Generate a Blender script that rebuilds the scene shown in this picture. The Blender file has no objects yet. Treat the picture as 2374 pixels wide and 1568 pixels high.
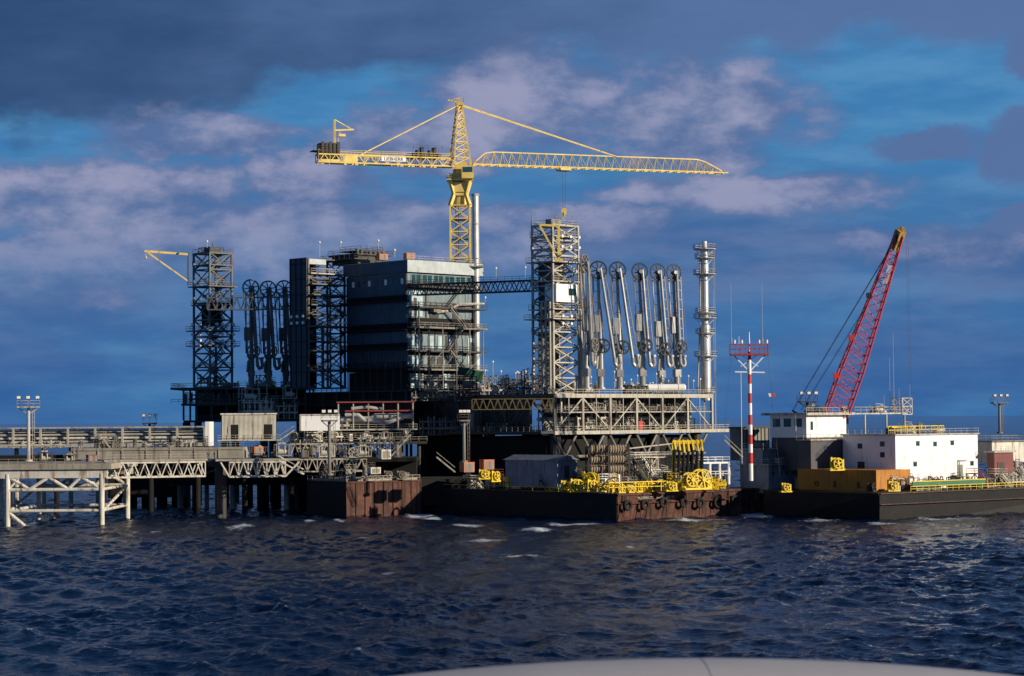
import bpy, math, random
import numpy as np
from mathutils import Vector, Matrix
random.seed(7)
V=Vector
F=5000.0; H=23.0
# ---------------------------------------------------------------- camera
R3=(Matrix.Rotation(math.radians(90)+math.atan(187/5000),3,'X') @ Matrix.Rotation(-0.0084,3,'Z'))
cam=bpy.data.cameras.new('camera'); co=bpy.data.objects.new('camera',cam)
bpy.context.scene.collection.objects.link(co)
co.matrix_world=Matrix.Translation((0,0,H)) @ R3.to_4x4()
cam.sensor_width=36; cam.lens=36*5000/2374; cam.clip_end=80000; cam.clip_start=.5
cam.dof.use_dof=True; cam.dof.focus_distance=520; cam.dof.aperture_fstop=4.5
bpy.context.scene.camera=co
def W(px,py,D):
    w=R3 @ V((px-1187,784-py,-F)); return w*(D/w.y)+V((0,0,H))
def sea_pt(px,py):
    w=R3 @ V((px-1187,784-py,-F)); return w*(-H/w.z)+V((0,0,H))
# ---------------------------------------------------------------- materials
def nodes(m):
    m.use_nodes=True; nt=m.node_tree; return nt,nt.nodes,nt.links
MC={}
def M(name,col,rough=.55,metal=0,var=.22,scale=.35,streak=0,scol=(.13,.045,.02),rib=0,ribdir='X'):
    if name in MC: return MC[name]
    m=bpy.data.materials.new(name); nt,n,l=nodes(m); b=n['Principled BSDF']
    tc=n.new('ShaderNodeTexCoord'); nz=n.new('ShaderNodeTexNoise'); nz.inputs['Scale'].default_value=scale; nz.inputs['Detail'].default_value=6; nz.inputs['Roughness'].default_value=.65
    l.new(tc.outputs['Object'],nz.inputs['Vector'])
    r=n.new('ShaderNodeValToRGB'); r.color_ramp.elements[0].position=.3; r.color_ramp.elements[1].position=.72
    r.color_ramp.elements[0].color=tuple(c*(1-var) for c in col)+(1,); r.color_ramp.elements[1].color=tuple(min(1,c*(1+var)) for c in col)+(1,)
    l.new(nz.outputs['Fac'],r.inputs['Fac']); out=r.outputs['Color']
    if streak>0:
        mp=n.new('ShaderNodeMapping'); mp.inputs['Scale'].default_value=(1.1,1.1,.12); l.new(tc.outputs['Object'],mp.inputs['Vector'])
        n2=n.new('ShaderNodeTexNoise'); n2.inputs['Scale'].default_value=1.0; n2.inputs['Detail'].default_value=5; l.new(mp.outputs[0],n2.inputs['Vector'])
        r2=n.new('ShaderNodeMapRange'); r2.inputs['From Min'].default_value=.62-.3*streak; r2.inputs['From Max'].default_value=.78-.2*streak; l.new(n2.outputs['Fac'],r2.inputs['Value'])
        mx=n.new('ShaderNodeMix'); mx.data_type='RGBA'; l.new(r2.outputs[0],mx.inputs['Factor']); l.new(out,mx.inputs['A']); mx.inputs['B'].default_value=scol+(1,); out=mx.outputs['Result']
    l.new(out,b.inputs['Base Color']); b.inputs['Roughness'].default_value=rough; b.inputs['Metallic'].default_value=metal
    if rib>0:
        wv=n.new('ShaderNodeTexWave'); wv.bands_direction=ribdir; wv.inputs['Scale'].default_value=rib; l.new(tc.outputs['Object'],wv.inputs['Vector'])
        bp=n.new('ShaderNodeBump'); bp.inputs['Strength'].default_value=.9; bp.inputs['Distance'].default_value=.15; l.new(wv.outputs['Fac'],bp.inputs['Height']); l.new(bp.outputs[0],b.inputs['Normal'])
    MC[name]=m; return m
LG=M('light_grey_paint',(.47,.45,.38),streak=.3); WG=M('weathered_white_paint',(.68,.66,.58),streak=.35,scol=(.22,.12,.07))
MG=M('mid_grey_paint',(.20,.20,.18),streak=.35); DS=M('dark_steel',(.032,.033,.032),streak=.2)
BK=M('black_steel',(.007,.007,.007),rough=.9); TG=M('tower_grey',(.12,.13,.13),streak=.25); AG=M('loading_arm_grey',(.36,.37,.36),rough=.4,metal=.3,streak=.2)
YE=M('crane_yellow',(.85,.62,.17),rough=.45,streak=.12,scol=(.4,.22,.06)); YD=M('deck_yellow',(.85,.60,.02),rough=.5,streak=.08)
RD=M('boom_red',(.55,.06,.08),rough=.5); RR=M('signal_red',(.60,.04,.03)); WH=M('white_paint',(.90,.90,.90),streak=.03,scol=(.5,.42,.35),var=.03)
CL=M('blue_grey_cladding',(.17,.24,.27),streak=.35,scol=(.09,.10,.10)); CD=M('shaded_face_cladding',(.045,.08,.115),streak=.2,scol=(.02,.03,.04)); SN=M('slab_navy',(.022,.036,.055),streak=.2,scol=(.012,.015,.02))  # CD holds the shade of the building's left face in its colour
CW=M('pale_cladding',(.44,.60,.66),streak=.35,scol=(.18,.2,.19)); FA=M('roof_fascia_grey',(.46,.52,.53),streak=.2,scol=(.25,.24,.21))
GL=M('window_glass',(.02,.07,.085),rough=.1,var=.4); SV=M('silver_cladding',(.60,.60,.58),rough=.38,metal=.35)
RU=M('rusty_hull',(.12,.045,.03),rough=.8,var=.6,scale=.6,streak=.75,scol=(.035,.015,.012)); BH=M('black_hull_and_shade',(.008,.008,.009),rough=.7,var=.5,streak=.12,scol=(.03,.015,.012))  # BH is black hull paint and also paints in hull shadow sides
CO=M('concrete',(.36,.33,.27),rough=.9,streak=.3,scol=(.13,.10,.08)); RB=M('tyre_rubber',(.018,.017,.016),rough=.9); BT=M('brown_fender',(.30,.24,.17),rough=.9,var=.5,scale=2)
OR=M('orange_paint',(.55,.16,.05)); GN=M('green_paint',(.03,.16,.08)); OC=M('ochre_paint',(.48,.19,.012),streak=.2,scol=(.25,.09,.02)); LP=M('lamp_glass',(.9,.88,.8),rough=.2,var=.02)
HU=M('hut_cladding',(.24,.29,.36),rib=1.5,ribdir='X',streak=.2); HR=M('ribbed_cream_cladding',(.55,.53,.45),rib=1.0,streak=.15); CB=M('cable_steel',(.10,.10,.10)); MR=M('maroon_paint',(.20,.05,.05),streak=.3)
OD=M('ochre_dull',(.14,.115,.04),streak=.3); DB=M('shade_blue_wall',(.05,.06,.08),streak=.3)  # DB carries the shade below the wheelhouse in its colour
# ---------------------------------------------------------------- geometry helper
class G:
    def __init__(s): s.v=[]; s.f=[]; s.b=[]
    def add(s,vs,fs):
        o=len(s.v); s.b.append((o,len(s.f))); s.v+= [tuple(a) for a in vs]; s.f+=[tuple(i+o for i in f) for f in fs]
    def box(s,x0,x1,y0,y1,z0,z1):
        s.add([(x0,y0,z0),(x1,y0,z0),(x1,y1,z0),(x0,y1,z0),(x0,y0,z1),(x1,y0,z1),(x1,y1,z1),(x0,y1,z1)],[(0,3,2,1),(4,5,6,7),(0,1,5,4),(1,2,6,5),(2,3,7,6),(3,0,4,7)])
    def basis(s,p,q):
        d=(q-p)
        if d.length<1e-6: d=V((0,0,1))
        d.normalize(); up=V((0,0,1)) if abs(d.z)<.97 else V((0,1,0))
        a=d.cross(up).normalized(); return d,a,a.cross(d)
    def beam(s,p,q,w,h=None):
        p=V(p);q=V(q);h=h or w; d,a,b=s.basis(p,q); a=a*w/2;b=b*h/2
        s.add([p-a-b,p+a-b,p+a+b,p-a+b,q-a-b,q+a-b,q+a+b,q-a+b],[(0,1,2,3),(4,7,6,5),(0,4,5,1),(1,5,6,2),(2,6,7,3),(3,7,4,0)])
    def cyl(s,p,q,r,n=10,r2=None,cap=True):
        p=V(p);q=V(q);r2=r if r2 is None else r2; d,a,b=s.basis(p,q); vs=[]
        for i in range(n):
            t=2*math.pi*i/n; e=a*math.cos(t)+b*math.sin(t); vs+=[p+e*r,q+e*r2]
        fs=[(2*i,2*i+1,(2*i+3)%(2*n),(2*i+2)%(2*n)) for i in range(n)]
        if cap: fs+=[tuple(range(0,2*n,2)),tuple(range(2*n-1,0,-2))]
        s.add(vs,fs)
    def pipe(s,pts,r,n=8):
        for a,b in zip(pts[:-1],pts[1:]): s.cyl(a,b,r,n)
        for a in pts[1:-1]: s.ball(a,r*1.04,6,4)
    def ball(s,c,r,n=10,m=6,sz=1):
        c=V(c); vs=[];fs=[]
        for j in range(m+1):
            ph=math.pi*j/m
            for i in range(n):
                t=2*math.pi*i/n; vs.append(c+V((r*math.sin(ph)*math.cos(t),r*math.sin(ph)*math.sin(t),r*sz*math.cos(ph))))
        for j in range(m):
            for i in range(n): fs.append((j*n+i,(j+1)*n+i,(j+1)*n+(i+1)%n,j*n+(i+1)%n))
        s.add(vs,fs)
    def torus(s,c,ax,Rr,r,n=24,m=6):
        c=V(c); d,a,b=s.basis(V((0,0,0)),V(ax)); vs=[];fs=[]
        for i in range(n):
            t=2*math.pi*i/n; e=a*math.cos(t)+b*math.sin(t)
            for j in range(m):
                u=2*math.pi*j/m; vs.append(c+e*(Rr+r*math.cos(u))+d*r*math.sin(u))
        for i in range(n):
            for j in range(m): fs.append((i*m+j,((i+1)%n)*m+j,((i+1)%n)*m+(j+1)%m,i*m+(j+1)%m))
        s.add(vs,fs)
    def wheel(s,c,ax,Rr,r,sp=6,hub=.35):
        s.torus(c,ax,Rr,r); c=V(c); d,a,b=s.basis(V((0,0,0)),V(ax))
        for i in range(sp):
            t=2*math.pi*i/sp+.2; s.beam(c,c+(a*math.cos(t)+b*math.sin(t))*Rr,r*1.3)
        s.cyl(c-d*hub,c+d*hub,hub,10)
    def rail(s,pts,h=1.15,sp=2.0,r=.07,mid=True,closed=False):
        pts=[V(p) for p in pts]
        if closed: pts.append(pts[0])
        for a,b in zip(pts[:-1],pts[1:]):
            L=(b-a).length; n=max(1,int(L/sp)); up=V((0,0,h))
            s.beam(a+up,b+up,r*1.2)
            if mid: s.beam(a+up*.5,b+up*.5,r)
            for i in range(n+1):
                p=a.lerp(b,i/n); s.beam(p,p+up,r)
    def plat(s,x0,x1,y0,y1,z,t=.3,rail=True,h=1.15):
        s.box(x0,x1,y0,y1,z-t,z)
        if rail: s.rail([(x0,y0,z),(x1,y0,z),(x1,y1,z),(x0,y1,z)],h=h,closed=True)
    def tower(s,x0,x1,y0,y1,z0,z1,n,leg=.35,br=.2,style='x',sides=(0,1,2,3)):
        c=[(x0,y0),(x1,y0),(x1,y1),(x0,y1)]
        for x,y in c: s.beam((x,y,z0),(x,y,z1),leg)
        for i in range(n+1):
            z=z0+(z1-z0)*i/n
            for k in range(4): a=c[k];b=c[(k+1)%4]; s.beam((a[0],a[1],z),(b[0],b[1],z),br*1.2)
            if i<n:
                zz=z0+(z1-z0)*(i+1)/n
                for k in sides:
                    a=c[k];b=c[(k+1)%4]
                    if style=='x' or (i+k)%2==0: s.beam((a[0],a[1],z),(b[0],b[1],zz),br)
                    if style=='x' or (i+k)%2==1: s.beam((b[0],b[1],z),(a[0],a[1],zz),br)
    def truss(s,p,q,h,n,w=.25,br=.18,style='w',vert=False):
        p=V(p);q=V(q);up=V((0,0,h)); s.beam(p,q,w); s.beam(p+up,q+up,w)
        for i in range(n):
            a=p.lerp(q,i/n);b=p.lerp(q,(i+1)/n)
            if style=='w':
                m=(a+b)/2+up; s.beam(a,m,br); s.beam(m,b,br)
            elif style=='x': s.beam(a,b+up,br); s.beam(a+up,b,br)
            else:
                if i%2: s.beam(a,b+up,br)
                else: s.beam(a+up,b,br)
            if vert: s.beam(a,a+up,br)
        s.beam(q,q+up,br); s.beam(p,p+up,br)
    def btruss(s,p,q,h,wid,n,w=.25,br=.18,style='w',vert=False):
        p=V(p);q=V(q); d=(q-p).normalized(); a=V((-d.y,d.x,0)).normalized()*wid
        s.truss(p,q,h,n,w,br,style,vert); s.truss(p+a,q+a,h,n,w,br,style,vert)
        for i in range(n+1):
            c=p.lerp(q,i/n)
            for z in (0,h): s.beam(c+V((0,0,z)),c+a+V((0,0,z)),br)
    def stair(s,p,q,wid=1.0,rail=True):
        p=V(p);q=V(q); d=q-p; a=V((-d.y,d.x,0))
        a=a.normalized()*wid if a.length>1e-3 else V((0,wid,0))
        s.beam(p,q,.12,.3); s.beam(p+a,q+a,.12,.3); n=max(3,int(abs(d.z)/.3))
        for i in range(n+1): c=p.lerp(q,i/n); s.beam(c,c+a,.28,.06)
        if rail: u=V((0,0,1.1)); s.beam(p+u,q+u,.08); s.beam(p+a+u,q+a+u,.08)
COL=bpy.context.scene.collection
SPLIT={'leg','column','plinth_panel','rib','pile','bollard','foot','saddle','vent','skid_foot','support'}
def mk1(name,v,f,mat,parent,label,smooth):
    me=bpy.data.meshes.new(name); me.from_pydata(v,[],f); me.materials.append(mat); me.update()
    if smooth: me.polygons.foreach_set('use_smooth',[True]*len(me.polygons))
    o=bpy.data.objects.new(name,me); COL.objects.link(o)
    if parent: o.parent=parent
    if label: o['label']=label
    return o
def mkobj(name,g,mat,parent=None,label=None,smooth=False):
    if name in SPLIT and 1<len(g.b)<60:
        bb=g.b+[(len(g.v),len(g.f))]
        for (a,fa),(b,fb) in zip(bb[:-1],bb[1:]): o=mk1(name,g.v[a:b],[tuple(i-a for i in f) for f in g.f[fa:fb]],mat,parent,label,smooth)
        return o
    return mk1(name,g.v,g.f,mat,parent,label,smooth)
class T:
    def __init__(s,name,label,cat,px,py,D,a=0,group=None,basez=None):
        s.b=W(px,py,D); s.px=px; s.py=py; s.a=math.radians(a)
        if basez is not None: s.b.z=basez
        s.e=bpy.data.objects.new(name,None); s.e.empty_display_size=1; COL.objects.link(s.e)
        s.e.location=s.b; s.e.rotation_euler=(0,0,s.a); s.e['label']=label; s.e['category']=cat
        if group: s.e['group']=group
    def _r(s,px,dx,dy,py=None):
        w=W(px,py or s.py,1000); t=w.x/w.y; return (t*s.b.y-s.b.x)/(dx-t*dy)
    def rx(s,px,py=None): return s._r(px,math.cos(s.a),math.sin(s.a),py)
    def ry(s,px,py=None): return s._r(px,-math.sin(s.a),math.cos(s.a),py)
    def z(s,py,lx=0,ly=0,px=None):
        D=s.b.y+lx*math.sin(s.a)+ly*math.cos(s.a); return W(px or s.px,py,D).z-s.b.z
    def part(s,name,g,mat,label=None,parent=None,smooth=False): return mkobj(name,g,mat,parent or s.e,label,smooth)
def lettering(t,txt,size,loc,rot,mat,parent=None,name='lettering'):
    c=bpy.data.curves.new('tx','FONT'); c.body=txt; c.size=size; c.extrude=.02; c.align_x='CENTER'; c.align_y='CENTER'
    o=bpy.data.objects.new('tx',c); COL.objects.link(o); bpy.context.view_layer.update()
    me=bpy.data.meshes.new_from_object(o.evaluated_get(bpy.context.evaluated_depsgraph_get())); bpy.data.objects.remove(o)
    me.materials.clear(); me.materials.append(mat); o=bpy.data.objects.new(name,me); COL.objects.link(o); o.parent=parent or t.e; o.location=loc; o.rotation_euler=rot; return o
# ---------------------------------------------------------------- world
SUN_AZ=math.radians(116); SUN_EL=math.radians(17)
wd=bpy.data.worlds.new('World'); bpy.context.scene.world=wd; wd.use_nodes=True; nt=wd.node_tree; n=nt.nodes; l=nt.links
bg=n['Background']; STR=.1; bg.inputs['Strength'].default_value=STR
def con(i,v):
    if hasattr(v,'is_output'): l.new(v,i)
    else: i.default_value=v
def mth(op,a,b=None,c=None,clamp=False):
    x=n.new('ShaderNodeMath'); x.operation=op; x.use_clamp=clamp; con(x.inputs[0],a)
    if b is not None: con(x.inputs[1],b)
    if c is not None: con(x.inputs[2],c)
    return x.outputs[0]
def sst(v,a,b):
    x=n.new('ShaderNodeMapRange'); x.interpolation_type='SMOOTHSTEP'; con(x.inputs['Value'],v); x.inputs['From Min'].default_value=a; x.inputs['From Max'].default_value=b; return x.outputs[0]
def mixc(f,a,b,bt='MIX'):
    x=n.new('ShaderNodeMix'); x.data_type='RGBA'; x.blend_type=bt; con(x.inputs['Factor'],f)
    for k,v in (('A',a),('B',b)):
        if hasattr(v,'is_output'): l.new(v,x.inputs[k])
        else: x.inputs[k].default_value=tuple(v)+(1,)
    return x.outputs['Result']
def S(r,g,b):
    f=lambda c:(c/255/12.92 if c<=10 else ((c/255+.055)/1.055)**2.4)/STR
    return (f(r),f(g),f(b))
sky=n.new('ShaderNodeTexSky'); sky.sky_type='NISHITA'; sky.sun_disc=False; sky.sun_elevation=SUN_EL; sky.sun_rotation=SUN_AZ
tc=n.new('ShaderNodeTexCoord'); sp=n.new('ShaderNodeSeparateXYZ'); l.new(tc.outputs['Generated'],sp.inputs[0])
az=mth('ARCTAN2',sp.outputs[0],sp.outputs[1]); el=mth('MAXIMUM',mth('ARCSINE',sp.outputs[2]),0.0)
U=mth('MULTIPLY_ADD',az,5.0,1.187); Vv=mth('MULTIPLY_ADD',el,-5.0,.971)
def noise(vec,scale,detail=6,rough=.55):
    x=n.new('ShaderNodeTexNoise'); x.inputs['Scale'].default_value=scale; x.inputs['Detail'].default_value=detail; x.inputs['Roughness'].default_value=rough
    l.new(vec,x.inputs['Vector']); return x
def comb(a,b,c=0.0):
    x=n.new('ShaderNodeCombineXYZ'); con(x.inputs[0],a); con(x.inputs[1],b); con(x.inputs[2],c); return x.outputs[0]
Q=comb(U,mth('MULTIPLY',Vv,1.9)); n1=noise(Q,2.2,7,.52).outputs['Fac']; n2=noise(comb(mth('ADD',U,7.3),mth('MULTIPLY',Vv,1.9)),4.2,8,.58).outputs['Fac']
n3=noise(comb(mth('ADD',U,3.1),mth('MULTIPLY',Vv,3.4)),1.8,6,.55).outputs['Fac']
n4=noise(comb(mth('ADD',U,11.7),mth('MULTIPLY',Vv,4.2)),3.0,7,.58).outputs['Fac']
wz=noise(Q,5.0,6,.6).outputs['Color']
vm=n.new('ShaderNodeVectorMath'); vm.operation='MULTIPLY_ADD'; l.new(wz,vm.inputs[0]); vm.inputs[1].default_value=(.22,.14,0); l.new(comb(mth('SUBTRACT',U,.11),mth('SUBTRACT',Vv,.07)),vm.inputs[2]); P=vm.outputs[0]
def field(bl):
    cur=None
    for cx,cy,rx,ry in bl:
        a=n.new('ShaderNodeVectorMath'); a.operation='MULTIPLY_ADD'; l.new(P,a.inputs[0]); a.inputs[1].default_value=(1/rx,1/ry,0); a.inputs[2].default_value=(-cx/rx,-cy/ry,0)
        b=n.new('ShaderNodeVectorMath'); b.operation='LENGTH'; l.new(a.outputs[0],b.inputs[0])
        v=mth('SUBTRACT',1.0,b.outputs['Value']); cur=v if cur is None else mth('MAXIMUM',cur,v)
    return cur
dark=field([(.10,.06,.95,.28),(.85,-.02,.75,.26),(1.6,-.03,.75,.22),(2.15,-.07,.65,.23),(2.15,.36,.15,.055),(2.38,.37,.14,.11),(2.46,.14,.15,.14),(2.38,.53,.14,.05),(-.6,.1,.7,.3),(3.2,.1,.8,.35)])
light=field([(.46,.32,.32,.085),(1.25,.235,.34,.15),(1.62,.275,.32,.17),(.20,.46,.50,.11),(.72,.41,.22,.09),(1.74,.46,.38,.08),(.72,.55,.75,.12),(2.2,.57,.4,.06),(.95,.33,.26,.10),(.05,.64,.5,.10),(3.1,.5,.5,.12),(-.8,.5,.5,.1),(1.3,.53,.4,.07)])
fd=mth('MULTIPLY_ADD',mth('SUBTRACT',n1,.5),1.1,dark); fl=mth('MULTIPLY_ADD',mth('SUBTRACT',n2,.5),1.35,light)
md=sst(fd,.02,.34); ml=sst(fl,-.02,.42)
overhead_dim=sst(Vv,.05,-.35); md=mth('MAXIMUM',md,overhead_dim)  # unseen overhead cloud added to cut the ambient light
skyc=mixc(1.0,sky.outputs[0],(.20,.50,.90),'MULTIPLY')
gap=mixc(.965,skyc,mixc(sst(n4,.35,.7),S(62,124,178),S(84,142,190)))
hz=mth('MULTIPLY',sst(Vv,.30,.58),mth('MULTIPLY_ADD',sst(n3,.3,.65),.55,.45))
hcol=mixc(sst(Vv,.6,.96),mixc(sst(n4,.38,.66),S(68,104,156),S(92,118,164)),mixc(sst(n4,.3,.7),S(50,94,154),S(64,106,160)))
c0=mixc(hz,gap,hcol)
lit=mth('MULTIPLY',sst(n2,.36,.64),sst(fl,.05,.6))
c1=mixc(mth('MULTIPLY',ml,mth('MULTIPLY_ADD',sst(Vv,.4,.7),-.5,.93)),c0,mixc(lit,S(86,110,156),S(154,156,186)))
dk=mth('ADD',mth('MULTIPLY_ADD',U,.34,mth('MULTIPLY',n1,.8)),mth('MULTIPLY',n4,.35))
dcol=mixc(sst(dk,.45,1.30),S(44,72,114),S(88,114,160)); dcol=mixc(mth('MULTIPLY',sst(Vv,-.15,-1.2),.7),dcol,S(14,36,76))  # second mix darkens the added overhead cloud to lower the fill
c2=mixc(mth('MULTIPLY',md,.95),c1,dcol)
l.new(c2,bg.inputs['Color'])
sl=bpy.data.lights.new('sun','SUN'); sl.energy=5.0; sl.angle=math.radians(.5); sl.color=(1,.86,.66)
so=bpy.data.objects.new('sun',sl); COL.objects.link(so)
sd=V((math.sin(SUN_AZ)*math.cos(SUN_EL),math.cos(SUN_AZ)*math.cos(SUN_EL),math.sin(SUN_EL))); so.rotation_euler=sd.to_track_quat('Z','Y').to_euler(); so.location=(200,-100,150)
# ---------------------------------------------------------------- sea
def build_sea():
    ys=[5,30,60,90,120]; y=120.
    while y<1100: y*=1.0018; ys.append(y)
    while y<40000: y*=1.035; ys.append(y)
    ys=np.array(ys); nc=960; t=np.linspace(-1,1,nc)
    Y=np.repeat(ys[:,None],nc,1); X=t[None,:]*(.31*Y+40)
    Xb=X.copy();Yb=Y.copy(); Z=np.zeros_like(X); DX=np.zeros_like(X); DY=np.zeros_like(X)
    rng=np.random.RandomState(3); sp=Y*.0018+.02
    fade=np.clip((2500-Y)/1200,0,1)
    grp=.65+.35*np.sin(X/19+1.3*np.sin(Y/27))*np.sin(Y/23+X/50)
    for i in range(100):
        lam=.85*(11/.85)**((i+rng.rand())/100); th=math.radians(205+rng.randn()*46); k=2*math.pi/lam; a=.0104*lam**.72
        dx,dy=math.cos(th),math.sin(th); ph=k*(X*dx+Y*dy)+rng.rand()*6.28; w=np.exp(-(sp*1.7/lam)**2)*fade*(grp if lam<7 else 1)
        Z+=a*w*np.cos(ph); DX-=a*w*dx*np.sin(ph); DY-=a*w*dy*np.sin(ph)
    X=X+DX;Y=Y+DY
    s=Z[:700].std(); foam=np.clip((Z-2.2*s)/(.8*s),0,1)*.66
    for px,py,rx,ry,st in [(975,1196,4,14,1.25),(1000,1203,3,9,1.15),(560,1221,3.5,11,1.1),(1245,1228,4.5,12,1.15),(1210,1290,4.5,5,1.0),(1165,1284,2.5,4,.9),(1750,1194,5,18,1.25),(1130,1253,5,4.5,.95),(1085,1218,5,8,1.05),(910,1192,3,12,1.15),
        (265,1246,2,5,.9),(2340,1250,3,5,.9),(2050,1214,5,8,.95),(1900,1207,5,9,1.0),(60,1216,3,9,1.0),(780,1209,3,9,1.0),(1330,1216,8,7,1.05),(1600,1206,10,9,1.0),(2200,1204,12,9,.95),(460,1212,3,7,.85),(720,1208,2,8,1.0),(1460,1268,1.5,4,.9),(900,1330,2,3,.8),(1900,1300,2,3,.8),(2150,1217,5,7,.95),(360,1235,2,4,.85),(840,1250,2.5,4,.85)]:
        c=sea_pt(px,py); foam=np.maximum(foam,st*np.exp(-(((Xb-c.x)/rx)**2+((Yb-c.y)/ry)**2)))
    nr=len(ys); me=bpy.data.meshes.new('sea'); nv=nr*nc
    me.vertices.add(nv); me.vertices.foreach_set('co',np.stack([X,Y,Z],-1).astype(np.float32).ravel())
    idx=np.arange(nv).reshape(nr,nc); q=np.stack([idx[:-1,:-1],idx[:-1,1:],idx[1:,1:],idx[1:,:-1]],-1).reshape(-1,4); nf=len(q)
    me.loops.add(nf*4); me.loops.foreach_set('vertex_index',q.ravel().astype(np.int32)); me.polygons.add(nf)
    me.polygons.foreach_set('loop_start',np.arange(0,nf*4,4,dtype=np.int32)); me.polygons.foreach_set('use_smooth',np.ones(nf,dtype=bool)); me.update(calc_edges=True)
    at=me.attributes.new('foam','FLOAT','POINT'); at.data.foreach_set('value',foam.astype(np.float32).ravel())
    m=bpy.data.materials.new('sea_water'); ntt,nn,ll=nodes(m); b=nn['Principled BSDF']
    g=nn.new('ShaderNodeNewGeometry'); mp=nn.new('ShaderNodeMapping'); mp.inputs['Scale'].default_value=(.9,1.0,1); ll.new(g.outputs['Position'],mp.inputs[0])
    a1=nn.new('ShaderNodeTexNoise'); a1.inputs['Scale'].default_value=2.0; a1.inputs['Detail'].default_value=4; a1.inputs['Roughness'].default_value=.5; ll.new(mp.outputs[0],a1.inputs[0])
    bp=nn.new('ShaderNodeBump'); bp.inputs['Strength'].default_value=.6; bp.inputs['Distance'].default_value=.3; ll.new(a1.outputs['Fac'],bp.inputs['Height']); ll.new(bp.outputs[0],b.inputs['Normal'])
    at=nn.new('ShaderNodeAttribute'); at.attribute_name='foam'
    a2=nn.new('ShaderNodeTexNoise'); a2.inputs['Scale'].default_value=.9; a2.inputs['Detail'].default_value=9; a2.inputs['Roughness'].default_value=.78; ll.new(g.outputs['Position'],a2.inputs[0])
    am=nn.new('ShaderNodeMath'); am.operation='MULTIPLY_ADD'; ll.new(a2.outputs['Fac'],am.inputs[0]); am.inputs[1].default_value=2.4; am.inputs[2].default_value=-.7
    ad=nn.new('ShaderNodeMath'); ad.operation='ADD'; ll.new(at.outputs['Fac'],ad.inputs[0]); ll.new(am.outputs[0],ad.inputs[1])
    mr=nn.new('ShaderNodeMapRange'); mr.inputs['From Min'].default_value=1.12; mr.inputs['From Max'].default_value=1.5; ll.new(ad.outputs[0],mr.inputs['Value'])
    mx=nn.new('ShaderNodeMix'); mx.data_type='RGBA'; ll.new(mr.outputs[0],mx.inputs['Factor']); mx.inputs['A'].default_value=(.0004,.0095,.040,1); mx.inputs['B'].default_value=(.6,.66,.74,1)
    ll.new(mx.outputs['Result'],b.inputs['Base Color'])
    r2=nn.new('ShaderNodeMapRange'); r2.inputs['To Min'].default_value=.09; r2.inputs['To Max'].default_value=.9; ll.new(mr.outputs[0],r2.inputs['Value']); ll.new(r2.outputs[0],b.inputs['Roughness'])
    b.inputs['IOR'].default_value=1.33; b.inputs['Specular IOR Level'].default_value=.16; b.inputs['Specular Tint'].default_value=(.22,.62,1,1)
    me.materials.append(m); o=bpy.data.objects.new('sea',me); COL.objects.link(o); o['kind']='structure'; o['label']='choppy dark blue open sea with small whitecaps'; o['category']='sea'
build_sea()
# ================================================================ LEFT JETTY
t=T('jetty_platform','pale steel jetty platform on braced tubular legs in the sea','platform',15,1220,481,basez=0)
x0=t.rx(-90);x1=t.rx(258);h=t.z
g=G(); g.box(x0,x1,0,34,h(1090),h(1077)); t.part('deck',g,CO)
g=G(); g.rail([(x0,.3,h(1077)),(x1,.3,h(1077))],r=.05); t.part('railing',g,LG)
g=G()
for yy in (1,33):
    for xx in (t.rx(15),t.rx(234),x0+1): g.cyl((xx,yy,-5),(xx,yy,h(1100)),.62,14)
t.part('leg',g,WG)
g=G()
for yy in (1,33):
    a=t.rx(15);b=t.rx(234); g.beam((x0,yy,h(1101)),(x1-1,yy,h(1101)),.9,1.7)
    g.cyl((a,yy,h(1137)),(b,yy,h(1137)),.42); g.cyl((a,yy,h(1186)),(b,yy,h(1186)),.38)
    for p,q in ((20,65),(110,65),(110,155),(185,155),(185,232)): g.cyl((t.rx(p),yy,h(1108)),(t.rx(q),yy,h(1136)),.4)
    g.cyl((t.rx(18),yy,h(1190)),(t.rx(55),yy,h(1221)),.42); g.cyl((t.rx(15),yy,h(1137)),(t.rx(40),yy,h(1112)),.3)
for xx in (t.rx(15),t.rx(234)):
    g.cyl((xx,1,h(1137)),(xx,33,h(1137)),.35); g.cyl((xx,1,h(1190)),(xx,33,h(1137)),.35); g.cyl((xx,1,h(1186)),(xx,33,h(1186)),.35)
t.part('bracing',g,WG)
t=T('truss_bridge','weathered white truss bridge linking the jetty platforms','bridge',246,1108,492,18)
L=t.rx(476); g=G(); g.btruss((0,0,0),(L,0,0),t.z(1074),4.5,9,.38,.22); t.part('truss',g,WG); g=G(); g.box(-.5,L+.5,-.4,4.9,t.z(1074)+.25,t.z(1067)); t.part('deck',g,CO)
g=G(); g.rail([(0,-.3,t.z(1067)),(L,-.3,t.z(1067))],r=.05); t.part('railing',g,LG)
t=T('truss_bridge','weathered white truss bridge with flared end beside the pier','bridge',532,1106,508,10)
L=t.rx(662); L2=t.rx(695);g=G(); g.btruss((0,0,0),(L,0,0),t.z(1072),4.5,6,.38,.22,vert=True); g.beam((L,0,0),(L2,0,t.z(1072)),.4); g.beam((0,0,0),(t.rx(512),0,t.z(1072)),.35); t.part('truss',g,WG); g=G(); g.box(t.rx(500),L2,-.4,4.9,t.z(1072)+.25,t.z(1065)); t.part('deck',g,CO)
t=T('staircase','white steel staircase beside the truss bridge','stairs',645,1068,505,15)
g=G(); g.stair((0,0,0),(t.rx(705),0,t.z(1100)),1.6); g.stair((0,-2,0),(t.rx(700),-2,t.z(1100)),1.2); t.part('flight',g,WG)
t=T('bridge_pier','dark concrete pier carrying the bridge ends','pier',505,1190,512,basez=0)
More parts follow.
